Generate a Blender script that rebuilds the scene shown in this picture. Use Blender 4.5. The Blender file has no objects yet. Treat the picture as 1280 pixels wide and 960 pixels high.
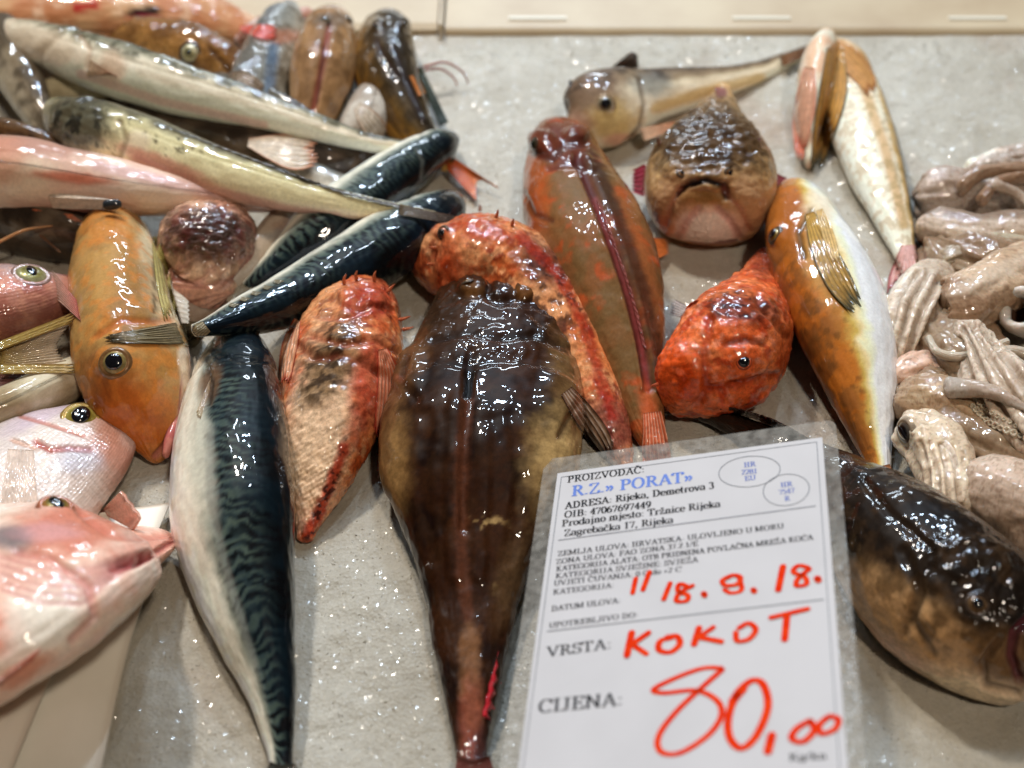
import bpy, math, random
import numpy as np
from mathutils import Vector
from mathutils.bvhtree import BVHTree
rnd = random.Random(7)
RNG = np.random.default_rng(11)
SC = bpy.context.scene
COL = SC.collection
CM = 0.01
# ------------------------------------------------------------------ camera
PITCH = math.radians(45); DIST = 74.0; F = 1778.0
CAM = np.array([0.0, -DIST*math.cos(PITCH), DIST*math.sin(PITCH)])
FW = np.array([0, math.cos(PITCH), -math.sin(PITCH)])
UPV = np.array([0, math.sin(PITCH), math.cos(PITCH)])
RT = np.array([1.0, 0, 0])
cd = bpy.data.cameras.new('camera'); cam = bpy.data.objects.new('camera', cd); COL.objects.link(cam)
cam.location = CAM*CM; cam.rotation_euler = (math.pi/2-PITCH, 0, 0)
cd.lens = 50; cd.sensor_width = 36; cd.clip_start = 0.01; cd.clip_end = 100
cd.dof.use_dof = True; cd.dof.focus_distance = 0.685; cd.dof.aperture_fstop = 5.4
SC.camera = cam
# ------------------------------------------------------------------ world, lamps, exposure
W = bpy.data.worlds.new('World'); SC.world = W; W.use_nodes = True
bg = W.node_tree.nodes['Background']; bg.inputs[0].default_value = (0.95, 0.88, 0.78, 1); bg.inputs[1].default_value = 0.04
SC.view_settings.view_transform = 'Standard'; SC.view_settings.look = 'None'
SC.view_settings.exposure = -0.36; SC.view_settings.gamma = 1
def lamp(name, loc, target, sx, sy, power, color):
    l = bpy.data.lights.new(name, 'AREA'); l.shape = 'RECTANGLE'; l.size = sx; l.size_y = sy
    l.energy = power; l.color = color
    o = bpy.data.objects.new(name, l); COL.objects.link(o); o.location = loc
    o.rotation_euler = (Vector(target)-Vector(loc)).to_track_quat('-Z', 'Y').to_euler()
    return o
lamp('hall_or_fill_lamp', (-0.55, 1.0, 1.7), (0, 0.1, 0), 0.12, 0.12, 32, (1.0, 0.93, 0.83))
lamp('hall_or_fill_lamp', (0.12, 2.3, 2.2), (0, 0, 0), 0.30, 0.05, 42, (0.60, 0.78, 1.0))
lamp('hall_or_fill_lamp', (-0.75, 2.5, 2.5), (0, 0, 0), 0.06, 0.26, 26, (0.66, 0.82, 1.0))
lamp('hall_or_fill_lamp', (0.9, 2.2, 2.6), (0, 0, 0), 0.06, 0.30, 26, (0.66, 0.82, 1.0))
lamp('hall_or_fill_lamp', (-0.25, 1.5, 2.9), (0, 0, 0), 0.30, 0.04, 18, (0.70, 0.84, 1.0))
lamp('hall_or_fill_lamp', (0.55, 1.3, 3.0), (0, 0, 0), 0.05, 0.30, 12, (0.72, 0.86, 1.0))
lamp('hall_or_fill_lamp', (-1.5, 2.0, 2.2), (0, 0, 0), 0.05, 0.30, 12, (0.80, 0.90, 1.0))
lamp('hall_or_fill_lamp', (0.0, 4.2, 1.4), (0, 0, 0), 1.3, 0.14, 40, (0.75, 0.88, 1.0))
lamp('hall_or_fill_lamp', (0.55, -1.15, 2.1), (0, 0, 0), 0.16, 0.16, 24, (1.0, 0.86, 0.70))  # warm fill lamp, added to brighten the sides facing the camera
# ------------------------------------------------------------------ maths helpers (centimetres)
def project(P):
    r = np.asarray(P, float)-CAM; d = r@FW
    return np.stack([640+F*(r@RT)/d, 480-F*(r@UPV)/d], -1)
def unproj(px, py, z):
    px = np.asarray(px, float); py = np.asarray(py, float)
    d = FW + ((px-640)/F)[..., None]*RT + ((480-py)/F)[..., None]*UPV
    t = (np.asarray(z, float)-CAM[2])/d[..., 2]
    return CAM + t[..., None]*d
def nrm(v):
    return v/np.maximum(np.linalg.norm(v, axis=-1, keepdims=True), 1e-9)
def catmull(pts, t):
    P = np.asarray(pts, float)
    if P.ndim == 1: P = P[:, None]
    P = np.vstack([2*P[0]-P[1], P, 2*P[-1]-P[-2]]); n = len(P)-3
    s = np.clip(t, 0, 1)*n; i = np.minimum(s.astype(int), n-1); f = (s-i)[:, None]
    a, b, c, d = P[i], P[i+1], P[i+2], P[i+3]
    return 0.5*((2*b)+(-a+c)*f+(2*a-5*b+4*c-d)*f*f+(-a+3*b-3*c+d)*f**3)
def hsh(i, j, k, seed):
    h = (i*374761393+j*668265263+k*2147483647+seed*1274126177) & 0xffffffff
    h = ((h ^ (h >> 13))*1274126177) & 0xffffffff
    h = ((h ^ (h >> 16))*2246822519) & 0xffffffff
    return ((h ^ (h >> 15)) & 0xffff)/65535.0
def vnoise(P, seed=0):
    f = np.floor(P); i = f.astype(np.int64); u = P-f; u = u*u*(3-2*u)
    r = 0
    for a in (0, 1):
        for b in (0, 1):
            for c_ in (0, 1):
                w = (u[..., 0] if a else 1-u[..., 0])*(u[..., 1] if b else 1-u[..., 1])*(u[..., 2] if c_ else 1-u[..., 2])
                r = r + w*hsh(i[..., 0]+a, i[..., 1]+b, i[..., 2]+c_, seed)
    return r
def fbm(P, octv=4, seed=0):
    r = 0; a = 0.5; s = 0
    for o in range(octv):
        r = r+a*vnoise(P*(2.03**o)+o*17.3, seed+o); s += a; a *= 0.5
    return r/s
def sstep(a, b, x):
    t = np.clip((x-a)/(b-a), 0, 1); return t*t*(3-2*t)
def c(r, g, b, k=0.85):
    v = np.array([r, g, b])/255.0
    return np.where(v < 0.04045, v/12.92, ((v+0.055)/1.055)**2.4)*k
def segdist(X, Y, pts):
    d = np.full(X.shape, 1e9); T = np.zeros(X.shape); n = len(pts)-1
    for k in range(n):
        x0, y0 = pts[k][:2]; x1, y1 = pts[k+1][:2]
        L = max((x1-x0)**2+(y1-y0)**2, 1e-6)
        t = np.clip(((X-x0)*(x1-x0)+(Y-y0)*(y1-y0))/L, 0, 1)
        e = np.hypot(X-x0-t*(x1-x0), Y-y0-t*(y1-y0))
        m = e < d; d = np.where(m, e, d); T = np.where(m, (k+t)/n, T)
    return d, T
# ------------------------------------------------------------------ object helpers
def tag(o, label, cat, group=None, kind=None):
    if label: o['label'] = label
    if cat: o['category'] = cat
    if group: o['group'] = group
    if kind: o['kind'] = kind
    return o
def thing(name, label, cat, px, py, group=None, z=0.0):
    o = bpy.data.objects.new(name, None); COL.objects.link(o)
    o.empty_display_size = 0.01
    o.location = unproj(px, py, z)*CM
    return tag(o, label, cat, group)
def mesh_obj(name, V, faces, mat, parent=None, col=None, uv=None, smooth=True, world_of=None):
    """V in world centimetres; col per vertex; uv per vertex"""
    V = np.asarray(V, float).reshape(-1, 3)*CM
    org = np.zeros(3); q = parent
    while q is not None:
        org = org+np.array(q.location); q = q.parent
    me = bpy.data.meshes.new(name)
    if parent is None:
        org = np.array([V[:, 0].mean(), V[:, 1].mean(), V[:, 2].min()])
    off = np.zeros(3)
    if parent is not None:
        off = V.mean(0)-org
    Vl = V-org-off
    faces = np.asarray(faces) if not isinstance(faces, list) else faces
    if isinstance(faces, np.ndarray):
        k = faces.shape[1]
        me.vertices.add(len(Vl)); me.vertices.foreach_set('co', Vl.ravel())
        me.loops.add(faces.size); me.loops.foreach_set('vertex_index', faces.ravel().astype(np.int32))
        me.polygons.add(len(faces)); me.polygons.foreach_set('loop_start', np.arange(0, faces.size, k, dtype=np.int32))
        me.update(calc_edges=True)
    else:
        me.from_pydata(Vl.tolist(), [], faces)
    me.polygons.foreach_set('use_smooth', np.full(len(me.polygons), smooth))
    if col is not None:
        a = me.color_attributes.new('Col', 'FLOAT_COLOR', 'POINT')
        cc = np.ones((len(Vl), 4)); cc[:, :3] = np.asarray(col).reshape(-1, 3); a.data.foreach_set('color', cc.ravel())
    if uv is not None:
        l = me.uv_layers.new(name='UV'); li = np.zeros(len(me.loops), dtype=np.int32)
        me.loops.foreach_get('vertex_index', li)
        l.data.foreach_set('uv', np.asarray(uv).reshape(-1, 2)[li].ravel())
    me.validate(); me.update()
    if mat: me.materials.append(mat)
    o = bpy.data.objects.new(name, me); COL.objects.link(o)
    if parent is not None:
        o.parent = parent; o.location = off
    else:
        o.location = org
    return o
def grid_faces(n, m, wrap):
    i = np.arange(n-1)[:, None]; mm = m if wrap else m-1; j = np.arange(mm)[None, :]; k = (j+1) % m
    return np.stack([i*m+j, i*m+k, (i+1)*m+k, (i+1)*m+j], -1).reshape(-1, 4)
REG = []   # (verts, faces) of bodies, for draping fins on what lies below
_bvh = [None]
def register(V, f):
    REG.append((np.asarray(V).reshape(-1, 3), f)); _bvh[0] = None
def bvh():
    if _bvh[0] is None:
        vs = []; fs = []; o = 0
        for V, f in REG:
            vs.append(V); fs.append(f+o); o += len(V)
        _bvh[0] = BVHTree.FromPolygons(np.vstack(vs).tolist(), np.vstack(fs).tolist())
    return _bvh[0]
def surf(px, py, off=0.1, tree=None):
    d = FW+((px-640)/F)*RT+((480-py)/F)*UPV; d = d/np.linalg.norm(d)
    h = (tree or bvh()).ray_cast(Vector(CAM), Vector(d))
    if h[0] is None: return unproj(px, py, off), np.array([0, 0, 1.0])
    return np.array(h[0])-d*off, np.array(h[1])
def pt(p, off=0.1):
    """(px,py,z) -> world; (px,py) -> on top of whatever lies there"""
    if len(p) > 2 and p[2] is not None: return unproj(p[0], p[1], p[2])
    return surf(p[0], p[1], off)[0]
# ------------------------------------------------------------------ materials
def nt(name):
    m = bpy.data.materials.new(name); m.use_nodes = True; t = m.node_tree
    return m, t, t.nodes['Principled BSDF']
def skin(name, rough=0.28, bump=0.5, bscale=5.0, stretch=0.45, scales=0.0, sscale=5.0, coat=0.8, coatr=0.03, sss=0.025,
         metal=0.0, var=0.35, vscale=12.0, fine=0.35, rayed=False, spec=0.08):
    m, t, b = nt(name); N = t.nodes; L = t.links
    at = N.new('ShaderNodeVertexColor'); at.layer_name = 'Col'
    uv = N.new('ShaderNodeUVMap'); uv.uv_map = 'UV'
    tc = N.new('ShaderNodeTexCoord')
    n1 = N.new('ShaderNodeTexNoise'); n1.inputs['Scale'].default_value = vscale*100/3; n1.inputs['Detail'].default_value = 5
    n1.inputs['Roughness'].default_value = 0.7
    L.new(tc.outputs['Object'], n1.inputs['Vector'])
    mr = N.new('ShaderNodeMapRange'); mr.inputs[1].default_value = 0.3; mr.inputs[2].default_value = 0.7
    mr.inputs[3].default_value = 1-var; mr.inputs[4].default_value = 1+var
    L.new(n1.outputs['Fac'], mr.inputs[0])
    mx = N.new('ShaderNodeVectorMath'); mx.operation = 'SCALE'
    L.new(at.outputs['Color'], mx.inputs[0]); L.new(mr.outputs[0], mx.inputs['Scale'])
    L.new(mx.outputs[0], b.inputs['Base Color'])
    mp = N.new('ShaderNodeMapping'); mp.inputs['Scale'].default_value = (stretch, 1, 1); L.new(uv.outputs[0], mp.inputs[0])
    n2 = N.new('ShaderNodeTexNoise'); n2.inputs['Scale'].default_value = bscale; n2.inputs['Detail'].default_value = 0.6
    n2.inputs['Roughness'].default_value = 0.45
    L.new(mp.outputs[0], n2.inputs['Vector'])
    n3 = N.new('ShaderNodeTexNoise'); n3.inputs['Scale'].default_value = bscale*5; n3.inputs['Detail'].default_value = 3
    L.new(mp.outputs[0], n3.inputs['Vector'])
    ad = N.new('ShaderNodeMath'); ad.operation = 'MULTIPLY_ADD'; ad.inputs[1].default_value = fine*0.03
    L.new(n3.outputs['Fac'], ad.inputs[0]); L.new(n2.outputs['Fac'], ad.inputs[2])
    last = ad.outputs[0]
    if scales > 0:
        vo = N.new('ShaderNodeTexVoronoi'); vo.inputs['Scale'].default_value = sscale; vo.inputs['Randomness'].default_value = 0.35
        L.new(uv.outputs[0], vo.inputs['Vector'])
        a2 = N.new('ShaderNodeMath'); a2.operation = 'MULTIPLY_ADD'; a2.inputs[1].default_value = -scales
        L.new(vo.outputs['Distance'], a2.inputs[0]); L.new(last, a2.inputs[2]); last = a2.outputs[0]
    bp = N.new('ShaderNodeBump'); bp.inputs['Strength'].default_value = bump; bp.inputs['Distance'].default_value = 0.0007
    L.new(last, bp.inputs['Height']); L.new(bp.outputs[0], b.inputs['Normal'])
    L.new(bp.outputs[0], b.inputs['Coat Normal'])
    b.inputs['Roughness'].default_value = rough+0.15
    # wet patches: the film of water is smoother in places
    rr = N.new('ShaderNodeMapRange'); rr.inputs[1].default_value = 0.35; rr.inputs[2].default_value = 0.65
    rr.inputs[3].default_value = coatr; rr.inputs[4].default_value = coatr+0.04
    n4 = N.new('ShaderNodeTexNoise'); n4.inputs['Scale'].default_value = 110; L.new(tc.outputs['Object'], n4.inputs['Vector'])
    L.new(n4.outputs['Fac'], rr.inputs[0]); L.new(rr.outputs[0], b.inputs['Coat Roughness'])
    b.inputs['Coat Weight'].default_value = coat; b.inputs['Coat IOR'].default_value = 1.45
    b.inputs['Specular IOR Level'].default_value = spec
    b.inputs['Metallic'].default_value = metal
    b.inputs['Subsurface Weight'].default_value = sss; b.inputs['Subsurface Radius'].default_value = (0.006, 0.003, 0.002)
    b.inputs['Subsurface Scale'].default_value = 0.5
    return m
def plain(name, colr, rough=0.5, coat=0.0, spec=0.5):
    m, t, b = nt(name); b.inputs['Base Color'].default_value = (*colr, 1); b.inputs['Roughness'].default_value = rough
    b.inputs['Coat Weight'].default_value = coat; b.inputs['Coat Roughness'].default_value = 0.05
    b.inputs['Specular IOR Level'].default_value = spec
    return m
M_slime = skin('slimy_skin', bump=0.85, bscale=2.5, coatr=0.015, rough=0.3, var=0.16, vscale=18)
M_dark = skin('dark_slimy_skin', bump=1.0, bscale=2.8, coatr=0.015, rough=0.3, var=0.3, sss=0.0)
M_rough = skin('spiny_wet_skin', bump=1.0, bscale=3.2, stretch=0.7, coatr=0.02, rough=0.3, var=0.4, fine=0.8)
M_mack = skin('mackerel_skin', bump=0.7, bscale=3.2, stretch=0.35, coatr=0.015, rough=0.25, metal=0.0, var=0.12, sss=0.03)
M_scale = skin('scaly_skin', bump=0.45, bscale=3.0, scales=0.8, sscale=5.5, coatr=0.03, rough=0.3, metal=0.12, var=0.12)
M_gurn = skin('smooth_fish_skin', bump=0.85, bscale=2.5, scales=0.05, sscale=9, coatr=0.02, rough=0.3, var=0.12, vscale=18)
M_squid = skin('squid_flesh', bump=1.0, bscale=3.0, coat=1.0, coatr=0.01, rough=0.3, sss=0.4, var=0.16, vscale=20, stretch=0.8)
M_fin = skin('fin_membrane', bump=0.5, bscale=6, coatr=0.03, rough=0.3, sss=0.1, var=0.25)
M_black = plain('pupil_black', (0.004, 0.004, 0.006), 0.08, 1.0)
M_iris = skin('iris', bump=0.15, bscale=14, coatr=0.03, rough=0.15, sss=0, var=0.3, metal=0.2)
# ------------------------------------------------------------------ bodies
def per(v, t):
    if np.isscalar(v): return np.full(len(t), float(v))
    return catmull(np.array(v, float), t)[:, 0]
class Body:
    """a lofted body; stations are (px, py, half width in px), resting at height 'lift' (cm)"""
    def __init__(s, st, roll=0, ratio=0.8, lift=0, n=170, m=88, cap=(0.12, 0.05), zc=None, expo=1.0, seed=1, sink=0.86, reg=True):
        q = np.linspace(0, 1, n); t = 0.72*q+0.28*(0.5-0.5*np.cos(math.pi*q))
        S = catmull(st, t); px, py, hw = S[:, 0], S[:, 1], np.maximum(S[:, 2], 0.6)
        h, e = cap
        k = np.ones(n)
        if h > 0: k *= np.where(t < h, np.sqrt(np.maximum(1-((h-t)/h)**2, 0)), 1)
        if e > 0: k *= np.where(t > 1-e, np.sqrt(np.maximum(1-((t-1+e)/e)**2, 0)), 1)
        k = np.maximum(k, 0.01)
        rl = np.radians(per(roll, t)); ra = per(ratio, t); li = per(lift, t)
        z = li+2.0 if zc is None else per(zc, t)
        for it in range(5):
            P = unproj(px, py, z)
            if zc is None: T = nrm(np.gradient(P, axis=0)*[1, 1, 0.35])
            else: T = nrm(np.gradient(P, axis=0))
            e1 = nrm(np.cross(T, [0, 0, 1.0])); e2 = np.cross(e1, T)
            D = np.cos(rl)[:, None]*e2+np.sin(rl)[:, None]*e1
            Lt = -np.sin(rl)[:, None]*e2+np.cos(rl)[:, None]*e1
            p0 = project(P); tv = project(P+T*0.1)-p0
            nn = nrm(np.stack([-tv[:, 1], tv[:, 0]], -1))
            Jd = ((project(P+D*0.1)-p0)*10*nn).sum(-1); Jl = ((project(P+Lt*0.1)-p0)*10*nn).sum(-1)
            hd = hw/np.sqrt(Jd**2+(ra*Jl)**2)
            ze = np.sqrt((hd*D[:, 2])**2+(hd*ra*Lt[:, 2])**2)
            if zc is None:
                z = 0.4*z+0.6*(li+ze*sink); w_ = max(3, n//14)|1
                zp = np.concatenate([np.full(w_//2, z[0]), z, np.full(w_//2, z[-1])]); z = np.convolve(zp, np.ones(w_)/w_, 'valid')
        s.n, s.m = n, m
        a = np.linspace(-math.pi, math.pi, m, endpoint=False)
        s.A = np.tile(a, (n, 1)); s.U = np.tile(t[:, None], (1, m))
        ca, sa = np.cos(a), np.sin(a)
        if expo != 1: ca = np.sign(ca)*np.abs(ca)**expo; sa = np.sign(sa)*np.abs(sa)**expo
        hk = (hd*k)[:, None, None]; s.hd = hd
        s.P = P[:, None, :]+hk*(ca[None, :, None]*D[:, None, :]+ra[:, None, None]*sa[None, :, None]*Lt[:, None, :])
        s.ctr = P; s.T = T
        s.ucm = np.concatenate([[0], np.cumsum(np.linalg.norm(np.diff(P, axis=0), axis=1))])
        s.UC = np.tile(s.ucm[:, None], (1, m))
        s.VC = s.A*np.mean(hd)
        s.col = np.zeros((n, m, 3)); s.col[:] = 0.3
        s.seed = seed; s.reg = reg
        s.upd()
    def upd(s):
        gu = np.gradient(s.P, axis=0); gv = np.roll(s.P, -1, 1)-np.roll(s.P, 1, 1)
        N = np.cross(gu, gv); N = nrm(N)
        o = s.P-s.ctr[:, None, :]
        if (N*o).sum() < 0: N = -N; s.flip = True
        else: s.flip = False
        s.N = N; s.XY = project(s.P)
        v = nrm(CAM-s.P); s.vis = sstep(-0.15, 0.15, (N*v).sum(-1))
    def co(s, f=1.0, st=1.0):
        """coordinates for noise, optionally stretched along the body"""
        if st == 1: return s.P*f+s.seed*7.7
        return np.stack([s.UC*f*st, np.cos(s.A)*f*s.hd[:, None], np.sin(s.A)*f*s.hd[:, None]], -1)+s.seed*7.7
    def mix(s, mask, colr):
        s.col += np.clip(mask, 0, 1)[..., None]*(np.asarray(colr)-s.col); return s
    def fill(s, colr): s.col[:] = colr; return s
    def ang(s, stops, jit=8, f=0.9, st=1.0, side=None):
        a = np.degrees(np.abs(s.A) if side is None else s.A*side)+(fbm(s.co(f, st), 4, s.seed+3)-0.5)*2*jit*1.6
        x = [q[0] for q in stops]
        for ch in range(3): s.col[..., ch] = np.interp(a, x, [q[1][ch] for q in stops])
        return s
    def noise(s, f, thr, soft, colr, amt=1, seed=0, st=1.0, octv=4, region=None):
        m = sstep(thr-soft, thr+soft, fbm(s.co(f, st), octv, s.seed*3+seed))*amt
        if region is not None: m = m*region
        return s.mix(m, colr)
    def blobm(s, x, y, rx, ry=None, rot=0, soft=0.5, rag=0.0, vis=True):
        ry = ry or rx; r = math.radians(rot); dx = s.XY[..., 0]-x; dy = s.XY[..., 1]-y
        u = (dx*math.cos(r)+dy*math.sin(r))/rx; v = (-dx*math.sin(r)+dy*math.cos(r))/ry
        d = np.hypot(u, v)
        if rag: d = d+(fbm(s.co(2.2), 4, s.seed+51)-0.5)*2*rag
        m = 1-sstep(1-soft, 1+soft, d)
        return m*s.vis if vis else m
    def blob(s, x, y, rx, ry, colr, amt=1, rot=0, soft=0.5, rag=0.3):
        return s.mix(s.blobm(x, y, rx, ry, rot, soft, rag)*amt, colr)
    def linem(s, pts, w, soft=0.6, rag=0.0, taper=0.0):
        d, T = segdist(s.XY[..., 0], s.XY[..., 1], pts)
        if rag: d = d+(fbm(s.co(3.0), 3, s.seed+77)-0.5)*2*rag*w
        ww = w*(1-taper*T)
        return (1-sstep(ww*(1-soft), ww*(1+soft), d))*s.vis
    def line(s, pts, w, colr, amt=1, soft=0.6, rag=0.2, taper=0.0):
        return s.mix(s.linem(pts, w, soft, rag, taper)*amt, colr)
    def push(s, mask, cmv):
        s.P = s.P+s.N*(mask*cmv)[..., None]; s.upd(); return s
    def groove(s, pts, w, depth, colr=None, amt=0.8):
        m = s.linem(pts, w, 0.7); s.push(m, -depth)
        if colr is not None: s.mix(m*amt, colr)
        return s
    def bump(s, f, cmv, seed=0, st=1.0, octv=4, region=None, ridged=False):
        q = fbm(s.co(f, st), octv, s.seed+seed)-0.5
        if ridged: q = 0.25-np.abs(q)*2
        if region is not None: q = q*region
        return s.push(q, cmv*2)
    def gill(s, u0, d=0.09, tilt=0.25, colr=None, amt=0.5):
        e = u0*(1+tilt*np.cos(s.A)*0.5)
        w = 0.25/s.ucm[-1]
        s.push(np.exp(-((s.U-e)/w)**2), -d); s.push(np.exp(-((s.U-e+2.6*w)/(2.2*w))**2), d*0.7)
        if colr is not None: s.mix(np.exp(-((s.U-e)/w)**2)*amt, colr)
        return s
    def slack(s, amp=0.12, f=0.45):
        """limp flesh: slow lumps and a few lengthwise folds"""
        s.bump(f, amp, 21); s.bump(f*2.2, amp*0.4, 22, st=0.35); return s
    def lateral(s, deg=60, side=None, d=0.03, colr=None):
        a = np.degrees(np.abs(s.A) if side is None else s.A*side)
        m = np.exp(-((a-deg-6*np.sin(s.U*5))/3.0)**2)*sstep(0.15, 0.25, s.U); s.push(m, -d)
        if colr is not None: s.mix(m*0.5, colr)
        return s
    def build(s, name, mat, parent=None):
        f = grid_faces(s.n, s.m, True)
        if not s.flip: f = f[:, ::-1]
        V = s.P.reshape(-1, 3)
        uv = np.stack([s.UC, s.VC], -1)
        if s.reg: register(V, f)
        s.tree = BVHTree.FromPolygons(V.tolist(), f.tolist())
        lum = s.col@np.array([0.3, 0.6, 0.1]); cc = (s.col*1.04-lum[..., None]*0.04)*(1.50*np.maximum(lum, 1e-4)**0.29)[..., None]
        s.obj = mesh_obj(name, V, f, mat, parent, np.clip(cc, 0.0015, 0.84), uv)
        return s.obj
    def at(s, px, py, off=0): return surf(px, py, off, s.tree)
def lathe_local(prof, seg=28):
    V = []
    for r, h in prof:
        for k in range(seg):
            a = 2*math.pi*k/seg; V.append((r*math.cos(a), r*math.sin(a), h))
    f = grid_faces(len(prof), seg, True)
    return np.array(V), f
def frame(nv):
    nv = nrm(np.asarray(nv, float)); a = np.cross([0, 0, 1.0], nv)
    if np.linalg.norm(a) < 1e-3: a = np.array([1.0, 0, 0])
    a = nrm(a); return a, np.cross(nv, a), nv
def eye(parent, b, px, py, r, iris, ring=None, pup=0.5, pasp=1.0, bulge=0.35, tilt=0.3, name='eye', rim=None, lift=0.0):
    p, nv = b.at(px, py)
    v = nrm(CAM-p); nv = nrm(nv*(1-tilt)+v*tilt)
    R = r*(p-CAM)@FW/F
    a, bb, nn = frame(nv)
    ring = iris if ring is None else ring
    rim = c(84, 70, 56) if rim is None else rim
    prof = [(1.45, -0.30), (1.28, 0.06), (1.10, 0.13), (1.0, 0.07), (0.93, 0.14), (0.8, 0.2+bulge*0.2), (0.66, 0.2+bulge*0.5), (0.5, 0.2+bulge*0.75), (0.3, 0.2+bulge*0.9), (0.01, 0.2+bulge)]
    V, f = lathe_local(prof)
    cols = []
    for rr, h in prof:
        cc = rim if rr > 0.98 else (np.asarray(ring)*0.8 if rr > 0.78 else np.asarray(iris)*(0.75 if rr > 0.6 else 0.5))
        cols += [np.asarray(cc)*(0.9+0.2*rnd.random()) for _ in range(28)]
    Wd = p+(V[:, :1]*a+V[:, 1:2]*bb+(V[:, 2:]-0.12+lift)*nn)*R
    o = mesh_obj(name, Wd, f, M_iris, parent, cols, V[:, :2])
    prof2 = [(pup*1.0, 0.2+bulge*0.72-0.05), (pup*0.97, 0.2+bulge*0.80+0.03), (pup*0.6, 0.2+bulge*0.97+0.04), (pup*0.3, 0.2+bulge+0.06), (0.01, 0.2+bulge+0.07)]
    V2, f2 = lathe_local(prof2)
    V2[:, 1] *= pasp
    Wd = p+(V2[:, :1]*a+V2[:, 1:2]*bb+(V2[:, 2:]-0.12+lift)*nn)*R
    mesh_obj('pupil', Wd, f2, M_black, o)
    return o
def resample(P, t):
    P = np.asarray(P, float)
    if len(P) == 2: return P[0]+(P[1]-P[0])*t[:, None]
    return catmull(P, t)
def fin(parent, name, root, tip, rays=12, cr=(0.3, 0.2, 0.1), ct=(0.3, 0.2, 0.1), ray=None, amp=0.05, jag=0.25, th=0.05, off=0.12,
        mat=None, spots=None, belly=0.0, k=10, edge=None):
    nn = rays*6+1; t = np.linspace(0, 1, nn)
    A = resample([pt(p, off) for p in root], t); B = resample([pt(p, off) for p in tip], t)
    w = np.linspace(0, 1, k)
    tri = np.abs(((t*rays) % 1)-0.5)*2           # 1 on rays, 0 between
    jit = 1-jag*(1-tri)*0.5-jag*0.35*vnoise(np.stack([t*rays*0.6, t*0, t*0], -1), 5)
    G = A[:, None, :]+(B-A)[:, None, :]*(w[None, :, None]*jit[:, None, None])
    if all(len(p) < 3 for p in list(root)+list(tip)):      # lies on the skin below: follow it
        xy = project(G); D0 = (G-CAM)@FW
        for i in range(G.shape[0]):
            for j in range(G.shape[1]):
                q = surf(xy[i, j, 0], xy[i, j, 1], off*(1+0.3*w[j]))[0]
                dq = (q-CAM)@FW
                if abs(dq-D0[i, j]) < 1.2: G[i, j] = q
    N = np.cross(np.gradient(G, axis=0), np.gradient(G, axis=1)); N = nrm(N)
    N = np.where((N*(CAM-G)).sum(-1, keepdims=True) < 0, -N, N)
    G = G+N*(amp*(tri[:, None]-0.5)*(0.5+0.8*w[None, :])+belly*np.sin(math.pi*w)[None, :])[..., None]
    cr = np.asarray(cr); ct = np.asarray(ct)
    C = cr+(ct-cr)*w[None, :, None]; C = np.repeat(C, nn, 0)
    if ray is not None: C = C+(np.asarray(ray)-C)*(sstep(0.55, 0.95, tri)*0.8)[:, None, None]
    if edge is not None:
        C = C+(np.asarray(edge)-C)*(sstep(0.8, 1.0, w))[None, :, None]
    C = C*(0.75+0.5*fbm(G*3.0, 3, 9))[..., None]
    V = np.concatenate([G.reshape(-1, 3), (G-N*th).reshape(-1, 3)])
    f = grid_faces(nn, k, False); nv = nn*k
    fb = f[:, ::-1]+nv
    loop = [i*k for i in range(nn)]+[(nn-1)*k+j for j in range(1, k)]+[i*k+k-1 for i in range(nn-2, -1, -1)]+[j for j in range(k-2, 0, -1)]
    loop = np.array(loop); l2 = np.roll(loop, -1)
    fe = np.stack([loop, loop+nv, l2+nv, l2], -1)
    UV = np.stack([np.repeat(t*4, k), np.tile(w*3, nn)], -1)
    return mesh_obj(name, V, np.vstack([f, fb, fe]), mat or M_fin, parent, np.concatenate([C.reshape(-1, 3)]*2), np.vstack([UV, UV]))
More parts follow.
